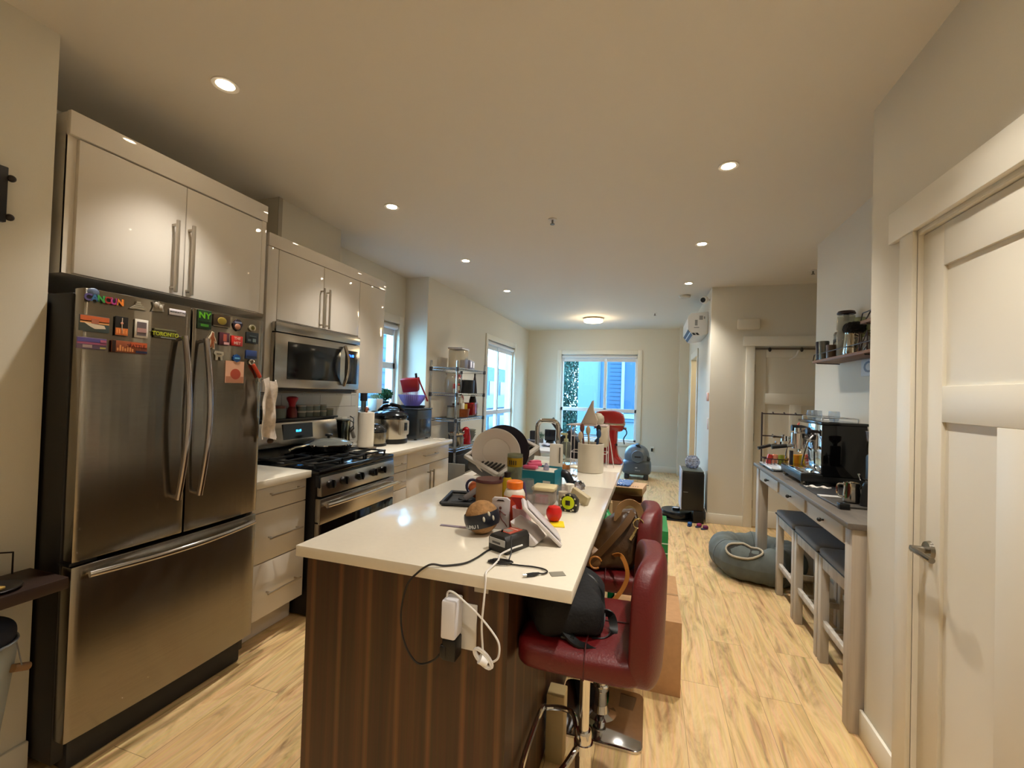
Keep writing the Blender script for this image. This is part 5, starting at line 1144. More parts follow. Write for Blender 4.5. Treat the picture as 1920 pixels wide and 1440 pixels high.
def make_stool(label, loc):
    t = T('bar_stool', label, 'bar stool', loc, group='red swivel bar stools at the island')
    cushion(.189,.208,.052,.45,.28,fn=lambda p: Vector((p.x,p.y,p.z-.012*(1-(p.x/.192)**2)*(p.z > 0)))).obj('seat', REDL, t, (.0,0,.672), ang=60)
    def bk(p):
        y = p.y; return Vector((p.x-.9*y*y+.02+.02*(p.z+.17), y*(1-.18*max(0,p.z)/.17), p.z))
    cushion(.040,.205,.175,.40,.42,fn=bk).obj('backrest', REDL, t, (.180,0,.785), ang=60)
    b = B(); b.tube([(-.188,.0,.68),(-.12,0,.716),(.0,0,.712),(.12,0,.718),(.165,0,.72)],.0022,6); b.tube([(.02,-.2095,.64),(.02,-.205,.69),(.02,-.17,.722),(.02,0,.714),(.02,.17,.722),(.02,.205,.69)],.0022,6); b.obj('seam', mat('40080a', .5), t)
    b = B(); b.cyl((0,0,.62),(0,0,.60),.075); b.cyl((0,0,.34),(0,0,.61),.0165); b.obj('gas_lift', CHROME, t)
    b = B(); b.lathe([(.028,.02),(.026,.10),(.0255,.345),(.022,.352)],n=28); b.lathe([(.034,.115),(.036,.12),(.036,.135),(.03,.14)],n=28); b.obj('column', CHROME, t)
    b = B(); b.prism([(x,y) for x,y in [(-.185+.035*(1-math.cos(a)),-.185+.035*(1-math.sin(a))) for a in [0,.5,1.05,PI/2]]]+[(.185-.035*(1-math.sin(a)),-.185+.035*(1-math.cos(a))) for a in [0,.5,1.05,PI/2]]+[(.185-.035*(1-math.cos(a)),.185-.035*(1-math.sin(a))) for a in [0,.5,1.05,PI/2]]+[(-.185+.035*(1-math.sin(a)),.185-.035*(1-math.cos(a))) for a in [0,.5,1.05,PI/2]],0,.012,2,bev=.003); b.lathe([(.07,.012),(.04,.022),(.03,.05)],n=28); b.obj('base_plate', mat('c9c9c9', .07, 1), t)
    b = B(); b.tube(spl([(-.02,-.02,.30),(-.05,-.12,.30),(-.09,-.15,.295),(-.15,-.15,.285),(-.172,-.12,.285),(-.172,.12,.285),(-.15,.15,.285),(-.09,.15,.295),(-.05,.12,.30),(-.02,.02,.30)],5),.0095,10); b.cyl((0,0,.285),(0,0,.315),.031); b.obj('footrest', CHROME, t)
    return t
st1 = make_stool('near red leather bar stool with the black camera bag on its seat', (-.180, 1.465, 0))
st2 = dup(st1, (-.180, 2.055, 0), 0, 'far red leather bar stool with the brown handbag on its seat')
# black camera bag
random.seed(11)
t = T('camera_bag', 'black soft bag with thick straps lying on the near bar stool', 'bag', (-.248, 1.47, .700), rz=.1)
def lump(p): return Vector((p.x+.012*math.sin(p.y*40), p.y+.01*math.sin(p.x*33), p.z*(1+.12*math.sin(p.x*25+p.y*18))))
BKF = mat('08080a', .85, bump=.3, scale=90)
cushion(.116,.165,.072,.6,.5,fn=lump).obj('bag_body', BKF, t, (0,0,.066), ang=60)
def ribbon(P, w_, th=.004, nrm=(0,0,1)):
    P = spl(P, 6) if len(P) > 2 else [Vector(p) for p in P]; bb = bmesh.new(); rows = []
    for i, p in enumerate(P):
        d = (P[min(i+1,len(P)-1)]-P[max(i-1,0)]).normalized(); n_ = Vector(nrm); s_ = d.cross(n_)
        s_ = s_.normalized() if s_.length > .05 else Vector((0,1,0)); q = s_.cross(d).normalized()
        rows.append([bb.verts.new(p+s_*w_/2*a+q*th/2*c) for a, c in ((-1,-1),(1,-1),(1,1),(-1,1))])
    for r1, r2 in zip(rows, rows[1:]):
        for k in range(4): bb.faces.new((r1[k], r1[(k+1)%4], r2[(k+1)%4], r2[k]))
    bb.faces.new(rows[0][::-1]); bb.faces.new(rows[-1]); bmesh.ops.recalc_face_normals(bb, faces=bb.faces)
    return B().merge(bb)
ST = mat('0d0e0d', .45)
ribbon([(.09,.06,.10),(.12,.03,.125),(.155,-.01,.10),(.165,-.06,.05),(.155,-.10,.012)], .045, .006, (0,1,.4)).obj('strap', ST, t, (-.062,0,0))
ribbon([(.155,-.09,.015),(.19,-.06,.05),(.225,-.06,.055),(.235,-.09,.02),(.21,-.12,.004),(.17,-.13,.004)], .026, .004, (0,1,.3)).obj('strap_loop', ST, t, (-.085,0,0))
ribbon([(.02,-.12,.07),(.06,-.15,.03),(.10,-.17,.010),(.15,-.16,.006)], .03, .006, (0,0,1)).obj('strap_end', ST, t, (-.05,0,0))
B().box((.045,-.165,.014),(.085,-.140,.024),.003).obj('buckle', mat('2c302d', .2, .6), t, (-.05,0,0))
# brown handbag
t = T('brown_handbag', 'slouchy brown leather handbag with ring hardware on the far bar stool', 'handbag', (-.150, 1.99, .712), rz=.15)
BRL = mat('40280e', .40, bump=.5, scale=22, noise=.2); TAN = mat('b0702c', .45)
def bagf(p):
    k = 1-.55*max(0, p.z+.04)/.15; return Vector((p.x*(1.1 if p.z < -.04 else k*1.05)+.48*max(0,p.z+.05)+.006*math.sin(p.z*60+p.y*20), p.y*k+.008*math.sin(p.x*50), p.z))
cushion(.100,.115,.118,.40,.42,fn=bagf).obj('bag_body', BRL, t, (-.005,0,.112), ang=60)
cushion(.055,.075,.045,.7,.7).obj('side_pouch', mat('7d5a34', .45, bump=.2, scale=26), t, (-.080,-.05,.046), ang=60)
ribbon([(-.10,-.125,.03),(-.05,-.125,.08),(.01,-.118,.15),(.06,-.09,.205),(.085,-.05,.235)], .026, .005, (0,1,0)).obj('front_strap', mat('543818', .45), t)
ribbon([(.02,-.05,.19),(.03,-.04,.245),(.07,-.03,.27),(.11,-.03,.25),(.125,-.05,.19)], .028, .005, (0,1,.2)).obj('top_handle', mat('80603a', .42), t)
b = B(); b.tube(arc((.100,-.115,.205),.020,0,2*PI,18,'xz')[:-1],.0035,8,closed=True); b.tube([(.092,-.118,.186),(.075,-.122,.150)],.0045,8); b.cyl((.068,-.125,.140),(.082,-.122,.162),.007); b.obj('ring_hardware', mat('c9b98c', .15, 1), t)
ribbon([(.0,-.10,.06),(.027,-.17,.09),(.050,-.19,.05),(.050,-.19,.0),(.02,-.19,-.06),(-.02,-.19,-.095),(-.08,-.19,-.088),(-.125,-.19,-.06),(-.14,-.16,-.01),(-.13,-.12,.02)], .016, .004, (0,1,0)).obj('shoulder_strap', TAN, t)
B().tube(arc((-.07,-.15,.045),.024,.3,PI*1.7,12,'xz'),.004,8).obj('tan_ring', TAN, t)
# cardboard, green box, clutter beyond the stools
t = T('cardboard_box', 'plain brown cardboard box on the floor behind the near bar stool', 'box', (.02, 2.60, 0))
B().box((-.18,-.31,0),(.152,.27,.355),.002).obj('carton', CARD, t)
B().box((-.18,-.01,.355),(.152,.01,.3565)).obj('tape_seam', mat('a17c55', .4), t)
B().box((-.12,-.318,.03),(-.04,-.311,.09)).obj('printed_mark', mat('7d5f40', .8), t)
t = T('green_carton', 'tall bright green printed box standing behind the cardboard box', 'box', (.0, 3.13, 0))
B().box((-.16,-.20,0),(.128,.18,.60),.003).obj('carton', mat('0c7a3a', .5), t)
b = B()
for z in (.20,.33,.46,.52): b.box((-.16,-.2015,z),(.129,-.2,z+.006)); b.box((.128,-.2,z),(.1295,.18,z+.006))
b.obj('white_lines', mat('c9dccb', .5), t)
b = B()
for k in range(9): b.box((.1295,-.15+k*.034,.385),(.1302,-.128+k*.034,.43))
for k in range(7): b.box((.1295,-.12+k*.034,.25),(.1302,-.098+k*.034,.29))
b.obj('white_print', mat('dfe9dd', .5), t)
t = T('open_carton', 'open brown carton with printed flap leaning between the island and stools', 'box', (-.19, 3.55, 0))
b = B(); b.box((-.16,-.20,0),(-.155,.20,.66)); b.box((.15,-.20,0),(.155,.20,.66)); b.box((-.16,-.20,0),(.155,-.195,.66)); b.box((-.16,.195,0),(.155,.20,.66)); b.box((-.16,-.2,0),(.155,.2,.005)); b.obj('carton', mat('a8835c', .8), t)
b = B(); b.box((-.15,-.19,0),(.15,0,.004),0,Matrix.Translation((0,0,.665)) @ Matrix.Rotation(-.5,4,'X')); b.obj('flap', mat('b9946b', .8), t)
t = T('shipping_parcel', 'tan parcel with printed address and blue plastic wrap on top of the open carton', 'parcel', (-.145, 3.66, .672), rz=-.12)
B().box((-.12,-.13,0),(.12,.13,.055),.004).obj('parcel_body', mat('c2a07c', .7), t)
b = B()
for k in range(6): b.box((-.02+k*.018,-.06,.055),(-.009+k*.018,-.035,.0555))
b.obj('printed_mark', mat('6a4c38', .6), t)
random.seed(3); b = B()
b.grid(lambda u_, v_: (-.13+.15*u_, -.10+.22*v_, .058+.012*abs(math.sin(u_*23+v_*9))+.004), 14, 14, .0015); b.obj('plastic_wrap', glass('8fb6ea', .4, .1), t)
t = T('green_bag', 'crumpled bright green plastic bag between the open carton and brown handbag', 'bag', (-.15, 3.0, 0))
cushion(.082,.12,.37,.6,.6,fn=lambda p: Vector((p.x+.02*math.sin(p.z*30+p.y*20), p.y+.02*math.sin(p.z*24), p.z))).obj('bag_body', mat('12904a', .35), t, (-.03,-.18,.37), ang=60)
t.location.y = 2.98; t.location.x = -.235
t = T('flat_carton', 'thin folded carton standing against the open carton', 'carton', (-.235, 3.05, 0), rz=.1)
B().box((-.012,-.02,0),(.012,.20,.70),.002,RX(-.12)).obj('panel', mat('b4946a', .8), t)
t = T('storage_bin', 'black low box in the shade beside the island under the stools', 'box', (-.30, 2.55, 0))
B().box((-.05,-.25,0),(.07,.05,.30),.01).obj('bin', mat('121012', .6), t)
t = T('cream_block', 'small cream box low beside the island in the stool shade', 'box', (-.325, 1.76, 0))
B().box((-.035,-.04,0),(.035,.04,.26),.004).obj('carton', mat('b9a272', .7), t)
# ================================================================== RIGHT SIDE: BAR TABLE
WW = wood('9c9184', 'bdb2a2', .55, (14,14,1.3), 'a89d8f', name='whitewashed_wood')
WWY = wood('a79d92', 'c9c1b4', .5, (14,1.3,14), 'b5aca0', name='whitewashed_wood_rail')
TOPW = wood('4a4540', '6b645c', .4, (12,1.2,12), '57514b', name='grey_wood_top')
t = T('console_table', 'tall whitewashed console table with grey wood top and small drawers', 'table', (.86, 2.31, 0))
B().box((-.02,-.015,.885),(.415,1.84,.912),.003).obj('table_top', TOPW, t)
for x, y in ((0,0),(0,1.745),(.33,0),(.33,1.745)): B().box((x,y,0),(x+.072,y+.072,.885),.003).obj('leg', WW, t)
b = B(); b.box((.008,.07,.79),(.022,1.75,.885)); b.box((.38,.07,.79),(.395,1.75,.885)); b.box((.07,.01,.79),(.33,.025,.885)); b.box((.07,1.79,.79),(.33,1.805,.885)); b.obj('apron', WWY, t)
for y0, y1 in ((.09,.56),(.62,1.12),(1.18,1.66)):
    d = B().box((-.002,y0,.800),(.010,y1,.876),.002).obj('drawer', mat('c4bdb0', .45), t)
    b = B(); b.cyl((-.002,(y0+y1)/2,.838),(-.018,(y0+y1)/2,.838),.005); b.sphere((-.022,(y0+y1)/2,.838),.011); b.obj('knob', mat('121212', .4), d)
WST = wood('a1988c', 'c2baad', .5, (14,14,1.5), 'b0a79b', name='stool_wood')
FAB = mat('87888b', .8, bump=.15, scale=250, noise=.08)
def wstool(label, loc):
    t = T('counter_stool', label, 'stool', loc, group='grey padded counter stools at the console table')
    for x, y in ((0,0),(.245,0),(0,.375),(.245,.375)): B().box((x,y,0),(x+.042,y+.042,.585),.002).obj('leg', WST, t)
    b = B(); b.box((.004,.042,.52),(.020,.375,.585),.001); b.box((.267,.042,.52),(.283,.375,.585),.001); b.box((.042,.004,.52),(.245,.020,.585),.001); b.box((.042,.397,.52),(.245,.413,.585),.001); b.obj('apron', WST, t)
    B().box((.010,.042,.20),(.032,.375,.235),.002).obj('stretcher', WST, t); B().box((.255,.042,.20),(.277,.375,.235),.002).obj('stretcher', WST, t)
    B().box((.042,.010,.13),(.245,.032,.165),.002).obj('stretcher', WST, t); B().box((.042,.385,.13),(.245,.407,.165),.002).obj('stretcher', WST, t)
    cushion(.150,.214,.022,.35,.18).obj('seat', FAB, t, (.1435,.2085,.606), ang=60)
    b = B(); b.tube([(-.006,-.004,.592),(.293,-.004,.592),(.293,.421,.592),(-.006,.421,.592)],.004,6,closed=True); b.obj('piping', mat('1d1e20', .6), t)
    return t
w1 = wstool('grey padded counter stool nearest the camera', (.925, 2.485, 0))
w2 = dup(w1, (.925, 2.915, 0), 0, 'middle one of the three grey padded counter stools')
w3 = dup(w1, (.925, 3.355, 0), 0, 'grey padded counter stool nearest the grey pet tunnel')
w2.location = (.925, 2.92, 0)
# espresso machine
t = T('espresso_machine', 'chrome-fronted espresso machine with glossy black side panels', 'espresso machine', (1.03, 3.205, .912))
B().box((.0,.0,.055),(.235,.44,.385),.006).obj('side_body', BLACKG, t)
B().box((-.004,.008,.08),(.0,.432,.38),.001).obj('front_plate', mat('d4d4d4', .05, 1), t)
B().box((-.01,-.006,.383),(.24,.446,.400),.004).obj('top_rail', mat('3a3b3c', .15, .8), t)
b = B(); b.box((-.115,.0,.022),(.235,.44,.072),.006); b.obj('base', BLACK, t)
B().box((-.110,.01,.072),(-.004,.43,.080),.002).obj('drip_grate', mat('cfd4dc', .1, 1), t)
for x in (-.09,.20):
    for y in (.03,.41): B().cyl((x,y,0),(x,y,.024),.016).obj('foot', mat('8d8a82', .2, 1), t)
b = B(); b.cyl((-.0,.23,.29),(-.085,.23,.29),.040,.036); b.cyl((-.065,.23,.31),(-.065,.23,.235),.045); b.cyl((-.065,.23,.31),(-.065,.23,.345),.026); b.cyl((-.0,.23,.335),(-.05,.23,.33),.015); b.obj('group_head', CHROME, t)
b = B(); b.cyl((-.065,.23,.245),(-.065,.23,.205),.036); b.cyl((-.10,.23,.222),(-.14,.23,.218),.010); b.cyl((-.065,.215,.205),(-.065,.205,.185),.008); b.cyl((-.065,.245,.205),(-.065,.255,.185),.008); b.obj('portafilter', CHROME, t)
B().cyl((-.135,.23,.219),(-.225,.23,.205),.013,.015).obj('portafilter_handle', BLACK, t)
b = B(); b.cyl((-.0,.08,.335),(-.045,.08,.335),.010); b.cyl((-.045,.08,.335),(-.065,.08,.335),.024,.022); b.cyl((-.0,.39,.335),(-.065,.39,.335),.022); b.cyl((-.0,.15,.30),(-.02,.15,.30),.026); b.obj('valve_knobs', mat('1b1b1d', .25), t)
B().tube(spl([(-.03,.07,.31),(-.06,.06,.27),(-.085,.05,.19),(-.10,.045,.12)]),.0055,10).obj('steam_wand', CHROME, t); b = B(); b.tube(spl([(-.03,.39,.31),(-.06,.39,.27),(-.09,.40,.18),(-.095,.40,.11)]),.0055,10); b.obj('steam_wand', CHROME, t)
B().cyl((-.003,.33,.25),(-.012,.33,.25),.024,.024,28).obj('pressure_gauge', mat('d8d8d4', .2), t)
b = B(); b.cyl((-.088,.32,.07),(-.088,.32,.0),.001)
for x in (.01,.20):
    for y in (.03,.41): b.cyl((x,y,.40),(x,y,.425),.005)
b.tube([(.01,.03,.425),(.20,.03,.425),(.20,.41,.425),(.01,.41,.425)],.0035,6,closed=True); b.obj('cup_rail', CHROME, t)
B().lathe([(0,0),(.012,0),(.012,.10),(0,.10)]).obj('side_level_mark', mat('2c2c30', .2), t, (-.088,.30,.082))
for k, (x, y, l) in enumerate(((.05,.36,'clear glass cup on the espresso machine, far back'),(.05,.27,'clear glass cup on the espresso machine, middle'),(.10,.12,'clear round glass on the espresso machine, nearest the camera'))):
    g = T('glass_cup', l, 'cup', (1.03+x, 3.205+y, 1.3135), group='glass cups on the espresso machine')
    B().lathe([(0,0),(.022,0),(.032,.03),(.030,.065),(.028,.065),(.030,.03),(.02,.004),(0,.004)], n=24, cap=False).obj('cup_wall', glass('eef2f6', .08), g)
# grinder, scale, jug (partly behind the wall end)
t = T('coffee_grinder', 'black coffee grinder with smoky bean hopper near the table end', 'grinder', (1.17, 2.75, .912))
B().box((-.07,-.075,0),(.07,.075,.26),.02).obj('grinder_body', BLACK, t)
B().lathe([(.03,.26),(.035,.29),(.085,.33),(.09,.38),(.0,.385)], n=32).obj('bean_hopper', mat('3a2416', .15), t)
b = B(); b.tube([(-.07,0,.12),(-.11,0,.13),(-.12,0,.16)],.008,8); b.obj('fork', CHROME, t)
t = T('milk_jug', 'small stainless milk jug near the table end', 'jug', (1.008, 2.72, .930))
B().lathe([(0,0),(.038,0),(.040,.01),(.034,.07),(.037,.095),(.034,.095),(.031,.07),(.036,.012),(0,.010)], n=28).obj('jug_body', mat('c4beb2', .12, 1), t)
b = B(); b.tube(spl([(-.034,.0,.085),(-.062,-.0,.080),(-.062,0,.03),(-.038,0,.02)]),.005,8); b.obj('jug_handle', CHROME, t)
t = T('tamper_stand', 'black tapered hand tamper stand next to the milk jug', 'tamper', (1.055, 2.66, .9125))  # stand for the coffee tamper
B().lathe([(0,0),(.036,0),(.032,.03),(.024,.11),(.018,.125),(0,.128)], n=24).obj('tamper_body', mat('0c0c0d', .4), t)
t = T('drinking_glass', 'clear small glass by the wall end on the console table', 'glass', (1.13, 2.60, .9125))
B().lathe([(0,0),(.026,0),(.034,.05),(.030,.09),(.028,.09),(.032,.05),(.024,.006),(0,.006)], n=24, cap=False).obj('glass_wall', glass('ccd2d6', .25), t)
t = T('coffee_scale', 'flat grey coffee scale with dark tray under the milk jug', 'scale', (.97, 2.74, .9125), rz=.05)
B().box((-.07,-.13,0),(.09,.12,.010),.003).obj('scale_body', mat('4a4641', .4), t)
B().box((-.07,.07,.010),(.03,.115,.015),.002).obj('white_panel', mat('c9c6c2', .4), t)
b = B(); b.box((-.075,-.17,0),(-.03,-.13,.03),.004); b.obj('black_foot', BLACK, t)
one('white_cloth', B().grid(lambda u_, v_: (-.055+.13*u_, -.02+.045*v_+.004*math.sin(u_*9), .006+.006*math.sin(u_*14)*math.cos(v_*3)), 16, 8, .006), mat('d8d3cb', .9), 'folded white cloth lying before the espresso machine', 'cloth', (.975,3.13,.915))
one('black_mat', B().box((-.115,-.22,0),(.15,.16,.005),.002), mat('18181a', .6), 'black rubber mat on the console table before the machine', 'mat', (1.02,3.04,.9122))
b = B(); b.box((-.03,-.17,.012),(.05,.17,.016)); b.box((-.045,-.18,.014),(-.03,.18,.024),.002); b.box((.05,-.18,.014),(.065,.18,.024),.002); b.box((-.04,-.18,.014),(.06,-.168,.024),.002); b.box((-.04,.168,.014),(.06,.18,.024),.002); b.box((-.02,-.14,0),(.04,.14,.013),.002)
one('white_tray', b, mat('cfd9e2', .15), 'shallow shiny white tray on the table left of the machine', 'tray', (.905,3.86,.9125))
t = T('grid_organizer', 'dark brown metal grid rack at the far end of the console table', 'rack', (.875, 4.05, .9125))
GRM = mat('2a1512', .5); b = B()
for z in (.012,.055,.235,.415): b.tube([(0,0,z),(.37,0,z)],.005,8)
for x in (0,.37): b.tube([(x,0,0),(x,0,.425)],.006,8)
b.tube([(0,-.10,.0),(0,.03,.0)],.006,8); b.tube([(.37,-.10,0),(.37,.03,0)],.006,8)
for z in (.235,.415):
    for x in (.08,.16,.24,.32): b.cyl((x,-.012,z),(x,.012,z+.012),.006)
b.obj('grid_frame', GRM, t)
b = B()
for z in (.012,.06): b.tube([(0,-.10,z),(.20,-.10,z),(.20,0,z),(0,0,z)],.004,6,closed=True)
for i in range(9): b.tube([(.025*i,-.10,.012),(.025*i,-.10,.06)],.0025,5)
b.obj('basket', GRM, t)
for k, (x, y, c, l) in enumerate(((.04,-.05,'b8352a','red snack packet in the basket of the grid rack'),(.085,-.04,'d98a6a','pinkish snack packet in the basket of the grid rack'),(.13,-.05,'8f9a3a','green snack packet in the basket of the grid rack'),(.165,-.04,'c9a03a','yellow snack packet in the basket of the grid rack'))):
    one('snack_packet', B().box((-.018,-.012,0),(.018,.012,.075),.005,RY(.2-.12*k)), mat(c, .35), l, 'snack packet', (.875+x,4.05+y,.930))
t = T('hanging_ornament', 'red and white hanging ornament clipped on the grid rack', 'ornament', (.875+.25, 4.035, 1.10))
b = B(); cushion(.022,.012,.075,.8,.8,B_=b,M=RY(.3,(0,0,.10))); b.obj('red_leaf', mat('a8402c', .5), t)
b = B(); b.sphere((.01,-.01,.035),.026,(1,.6,1)); b.obj('white_bauble', mat('d9c6b4', .5), t)
t = T('orange_carton', 'yellow and orange carton standing behind the drip tray', 'carton', (1.03, 3.78, .912))
B().box((-.025,-.02,0),(.035,.02,.125),.002).obj('carton_body', mat('d98a1c', .5), t)
B().box((-.020,-.0215,.0),(.0,-.02,.125)).obj('yellow_stripe', mat('e0b81c', .5), t)
t = T('spare_portafilter', 'spare portafilter with black handle hung on the grid rack', 'portafilter', (.96, 3.96, 1.10))
b = B(); b.cyl((.02,0,-.012),(.02,0,.015),.030); b.cyl((.0,-.01,0),(-.05,-.02,-.02),.008); b.obj('basket_head', CHROME, t)
B().cyl((-.045,-.02,-.018),(-.135,-.03,-.045),.012,.014).obj('handle', BLACK, t)
t = T('chrome_holder', 'polished chrome coffee tools hung along the middle bar of the grid rack', 'tools', (.98, 4.0, 1.148))
b = B(); b.cyl((-.02,0,0),(.10,-.0,-.005),.009); b.cyl((.05,0,-.03),(.05,0,.01),.03,.028); b.cyl((.12,0,-.08),(.12,0,-.0),.012,.026); b.cyl((-.04,0,0),(-.02,0,0),.012); b.obj('tool_set', CHROME, t)
# wall shelves
SHW = wood('5c3c24', '7d5434', .5, (14,1.5,14), '6b472b', name='shelf_wood')
def wshelf(label, y0, y1, z):
    t = T('wall_shelf', label, 'shelf', (1.13, y0, z))
    B().box((0,0,-.018),(.158,y1-y0,0),.002).obj('board', SHW, t)
    for y in (.10, y1-y0-.06):
        b = B(); b.tube([(.152,y,.10),(.10,y,.095),(.03,y,.055),(.004,y,.0),(.01,y,-.022),(.150,y,-.026)],.004,6); b.obj('bracket', mat('1a1614', .4), t)
    b = B(); b.tube([(.004,0.0,.0),(.004,0.0,.045),(.012,y1-y0-.0,.045),(.004,y1-y0,.0)],.003,6); b.obj('front_rail', mat('1a1614', .4), t)
    return t
wshelf('lower wooden wall shelf crowded with coffee gear', 2.84, 3.745, 1.735)
wshelf('upper wooden wall shelf half hidden by the wall end', 2.32, 2.98, 1.905)
def fpress(label, x, y, z, r, h, band, cat='french press'):
    t = T('french_press', label, cat, (x, y, z))
    B().lathe([(0,0),(r,0),(r,h),(r*.96,h),(r*.96,.006),(0,.006)], n=32, cap=False).obj('glass_beaker', glass('dfe0dc', .22), t)
    b = B(); b.lathe([(r*1.04,h*.70),(r*1.04,h*.80)], n=32, cap=False); b.lathe([(r*1.04,0),(r*1.04,h*.1)], n=32, cap=False)
    for a in (0,PI/2,PI,PI*1.5): b.tube([(r*1.04*math.cos(a),r*1.04*math.sin(a),0),(r*1.04*math.cos(a),r*1.04*math.sin(a),h*.8)],.003,6)
    b.obj('frame_band', mat(band, .35, .4), t)
    b = B(); b.lathe([(0,h),(r*1.05,h),(r*.9,h+.018),(.01,h+.03),(0,h+.03)], n=32); b.cyl((0,0,h+.03),(0,0,h+.055),.004); b.lathe([(0,h+.055),(.03,h+.057),(.03,h+.063),(0,h+.066)], n=24); b.obj('plunger_lid', mat('4a4540', .3, .6), t)
    b = B(); b.tube([(0,-r,h*.75),(0,-r-.03,h*.7),(0,-r-.03,h*.2),(0,-r,h*.1)],.006,8); b.obj('handle', BLACK, t)
    return t
fpress('glass french press with dark plunger on the lower shelf far end', 1.24, 3.545, 1.7352, .045, .165, '3d3430')
t = T('dark_tumbler', 'slim navy tumbler at the far front of the lower shelf', 'tumbler', (1.158, 3.69, 1.7352))
B().lathe([(0,0),(.022,0),(.026,.13),(.024,.135),(0,.135)], n=24).obj('tumbler_body', mat('1b2034', .3), t)
t = T('grey_tumbler', 'grey metal tumbler next to the navy one on the lower shelf', 'tumbler', (1.160, 3.615, 1.7352))
B().lathe([(0,0),(.028,0),(.032,.125),(.030,.130),(0,.130)], n=24).obj('tumbler_body', mat('6b6b66', .25, .7), t)
t = T('small_brown_cup', 'brown glass cup in the middle of the lower shelf', 'cup', (1.165, 3.50, 1.7352))
B().lathe([(0,0),(.028,0),(.030,.09),(.027,.09),(.025,.006),(0,.006)], n=24).obj('cup_body', mat('5c4838', .25), t)
t = T('round_coffee_carafe', 'large clear carafe with broad dark disc lid standing on jars', 'carafe', (1.22, 3.42, 1.7352))
B().lathe([(0,0),(.05,0),(.052,.15),(.048,.17),(.052,.19),(.048,.275),(.046,.275),(.05,.19),(0,.006)], n=32, cap=False).obj('carafe_wall', glass('e2e4de', .25), t)
b = B(); b.lathe([(0,.285),(.050,.285),(.052,.292),(.045,.305),(0,.307)], n=32); b.cyl((0,0,.24),(0,0,.286),.016); b.obj('disc_lid', mat('2a1e24', .35), t)
t = T('steel_pitcher', 'polished steel pitcher draped with black cloth on the lower shelf', 'pitcher', (1.185, 3.215, 1.7352))
B().lathe([(0,0),(.052,0),(.054,.01),(.042,.12),(.044,.135),(0,.135)], n=32).obj('pitcher_body', mat('b9b4a8', .08, 1), t)
b = B(); b.tube([(0,-.05,.11),(0,-.085,.10),(0,-.085,.04),(0,-.052,.02)],.006,8); b.obj('handle', CHROME, t)
random.seed(8); bb = B(); cushion(.05,.062,.036,.7,.6,B_=bb,fn=lambda p: p+Vector([random.uniform(-.004,.004) for _ in range(3)])); bb.obj('cloth', mat('070708', .9), t, (0,-.015,.162), ang=40)
t = T('green_glass_jar', 'greenish glass jar behind the steel pitcher on the lower shelf', 'jar', (1.245, 3.28, 1.7352))
B().lathe([(0,0),(.038,0),(.038,.21),(.03,.225),(.028,.24),(0,.24)], n=24).obj('glass_body', glass('b9c09a', .4), t)
t = T('wire_cup_rack', 'brown wire rack at the near end of the lower shelf', 'rack', (1.19, 2.99, 1.7352))
b = B()
for y in (-.05,.05):
    b.tube([(-.04,y,0),(-.04,y,.11),(.05,y,.11),(.05,y,0)],.004,6)
b.tube([(-.04,-.05,.055),(-.04,.05,.055),(.05,.05,.055),(.05,-.05,.055)],.003,6,closed=True); b.tube([(-.04,-.05,.11),(-.04,.05,.0)],.003,6); b.obj('wire_frame', mat('3a1f18', .5), t)
B().box((-.03,-.04,.0),(.04,.04,.085),.006).obj('glass_insert', glass('b9b3a4', .35), t)
t = T('cruet_bottle', 'glass bottle with dark collar on the upper shelf', 'bottle', (1.20, 2.86, 1.9052))
B().lathe([(0,0),(.028,0),(.032,.03),(.018,.09),(.014,.13),(0,.13)], n=24, cap=False).obj('bottle_wall', glass('d5d6cf', .3), t)
B().lathe([(0,.10),(.02,.10),(.020,.14),(.016,.145),(0,.145)], n=20).obj('collar', mat('3a3030', .4), t)
B().tube([(0,0,.14),(-.008,0,.165),(-.014,0,.185)],.004,6).obj('spout', mat('4a4440', .3, .7), t)
t = T('hanging_goblet', 'stemmed glass hung upside down under the upper shelf', 'glass', (1.20, 2.80, 1.70))
B().lathe([(0,.183),(.028,.182),(.004,.17),(.004,.12),(.026,.09),(.030,.04),(.026,.0),(.024,.0),(.028,.04),(.024,.088),(0,.11)], n=24, cap=False).obj('goblet_wall', glass('d8d4cb', .3), t)
t = T('coffee_sign', 'white wall plaque with grey capital letters of the word COFFEE', 'sign', (1.288, 2.98, 1.66))
B().box((-.012,-.38,-.052),(0,.36,.052),.002).obj('plaque', mat('cfd3d6', .5), t)
text('lettering', 'COFFEE', .095, face_nx(-.0125,.04,-.0), mat('6f7688', .5), t, .0006, .002, 1.75)
# pet tunnel on the floor
t = T('pet_tunnel', 'grey fabric ring-shaped pet tunnel with beige-rimmed opening on the floor', 'pet tunnel', (.875, 4.12, 0))
t.scale = (.90, .92, 1.05)
PT = mat('5d635f', .85, noise=.12, scale=14, bump=.1)
def tor(u_, v_):
    a = u_*2*PI; p = v_*2*PI; R0 = .235+.012*math.sin(3*a); r = .125+.010*math.sin(5*a+1)+.004*math.sin(17*a)
    x = R0+r*math.cos(p); z = .125+(r*math.sin(p))*(1.08 if math.sin(p) > 0 else 1.0); return (x*math.cos(a)*1.12, x*math.sin(a), max(z, .003))
B().grid(tor, 73, 25).obj('tunnel', PT, t, ang=80)
def opn(k, n_=24):
    o_ = []
    for i in range(n_):
        q = 2*PI*i/n_; u_ = (-2.05+.42*math.cos(q))/(2*PI); v_ = (1.00+.50*math.sin(q)+.22*math.cos(q))/(2*PI); c = Vector(tor(u_, v_)); cc = Vector(tor(u_, 0))*0
        a = u_*2*PI; cen = Vector((.235*math.cos(a)*1.12, .235*math.sin(a), .125)); o_.append(cen+(c-cen)*k)
    return o_
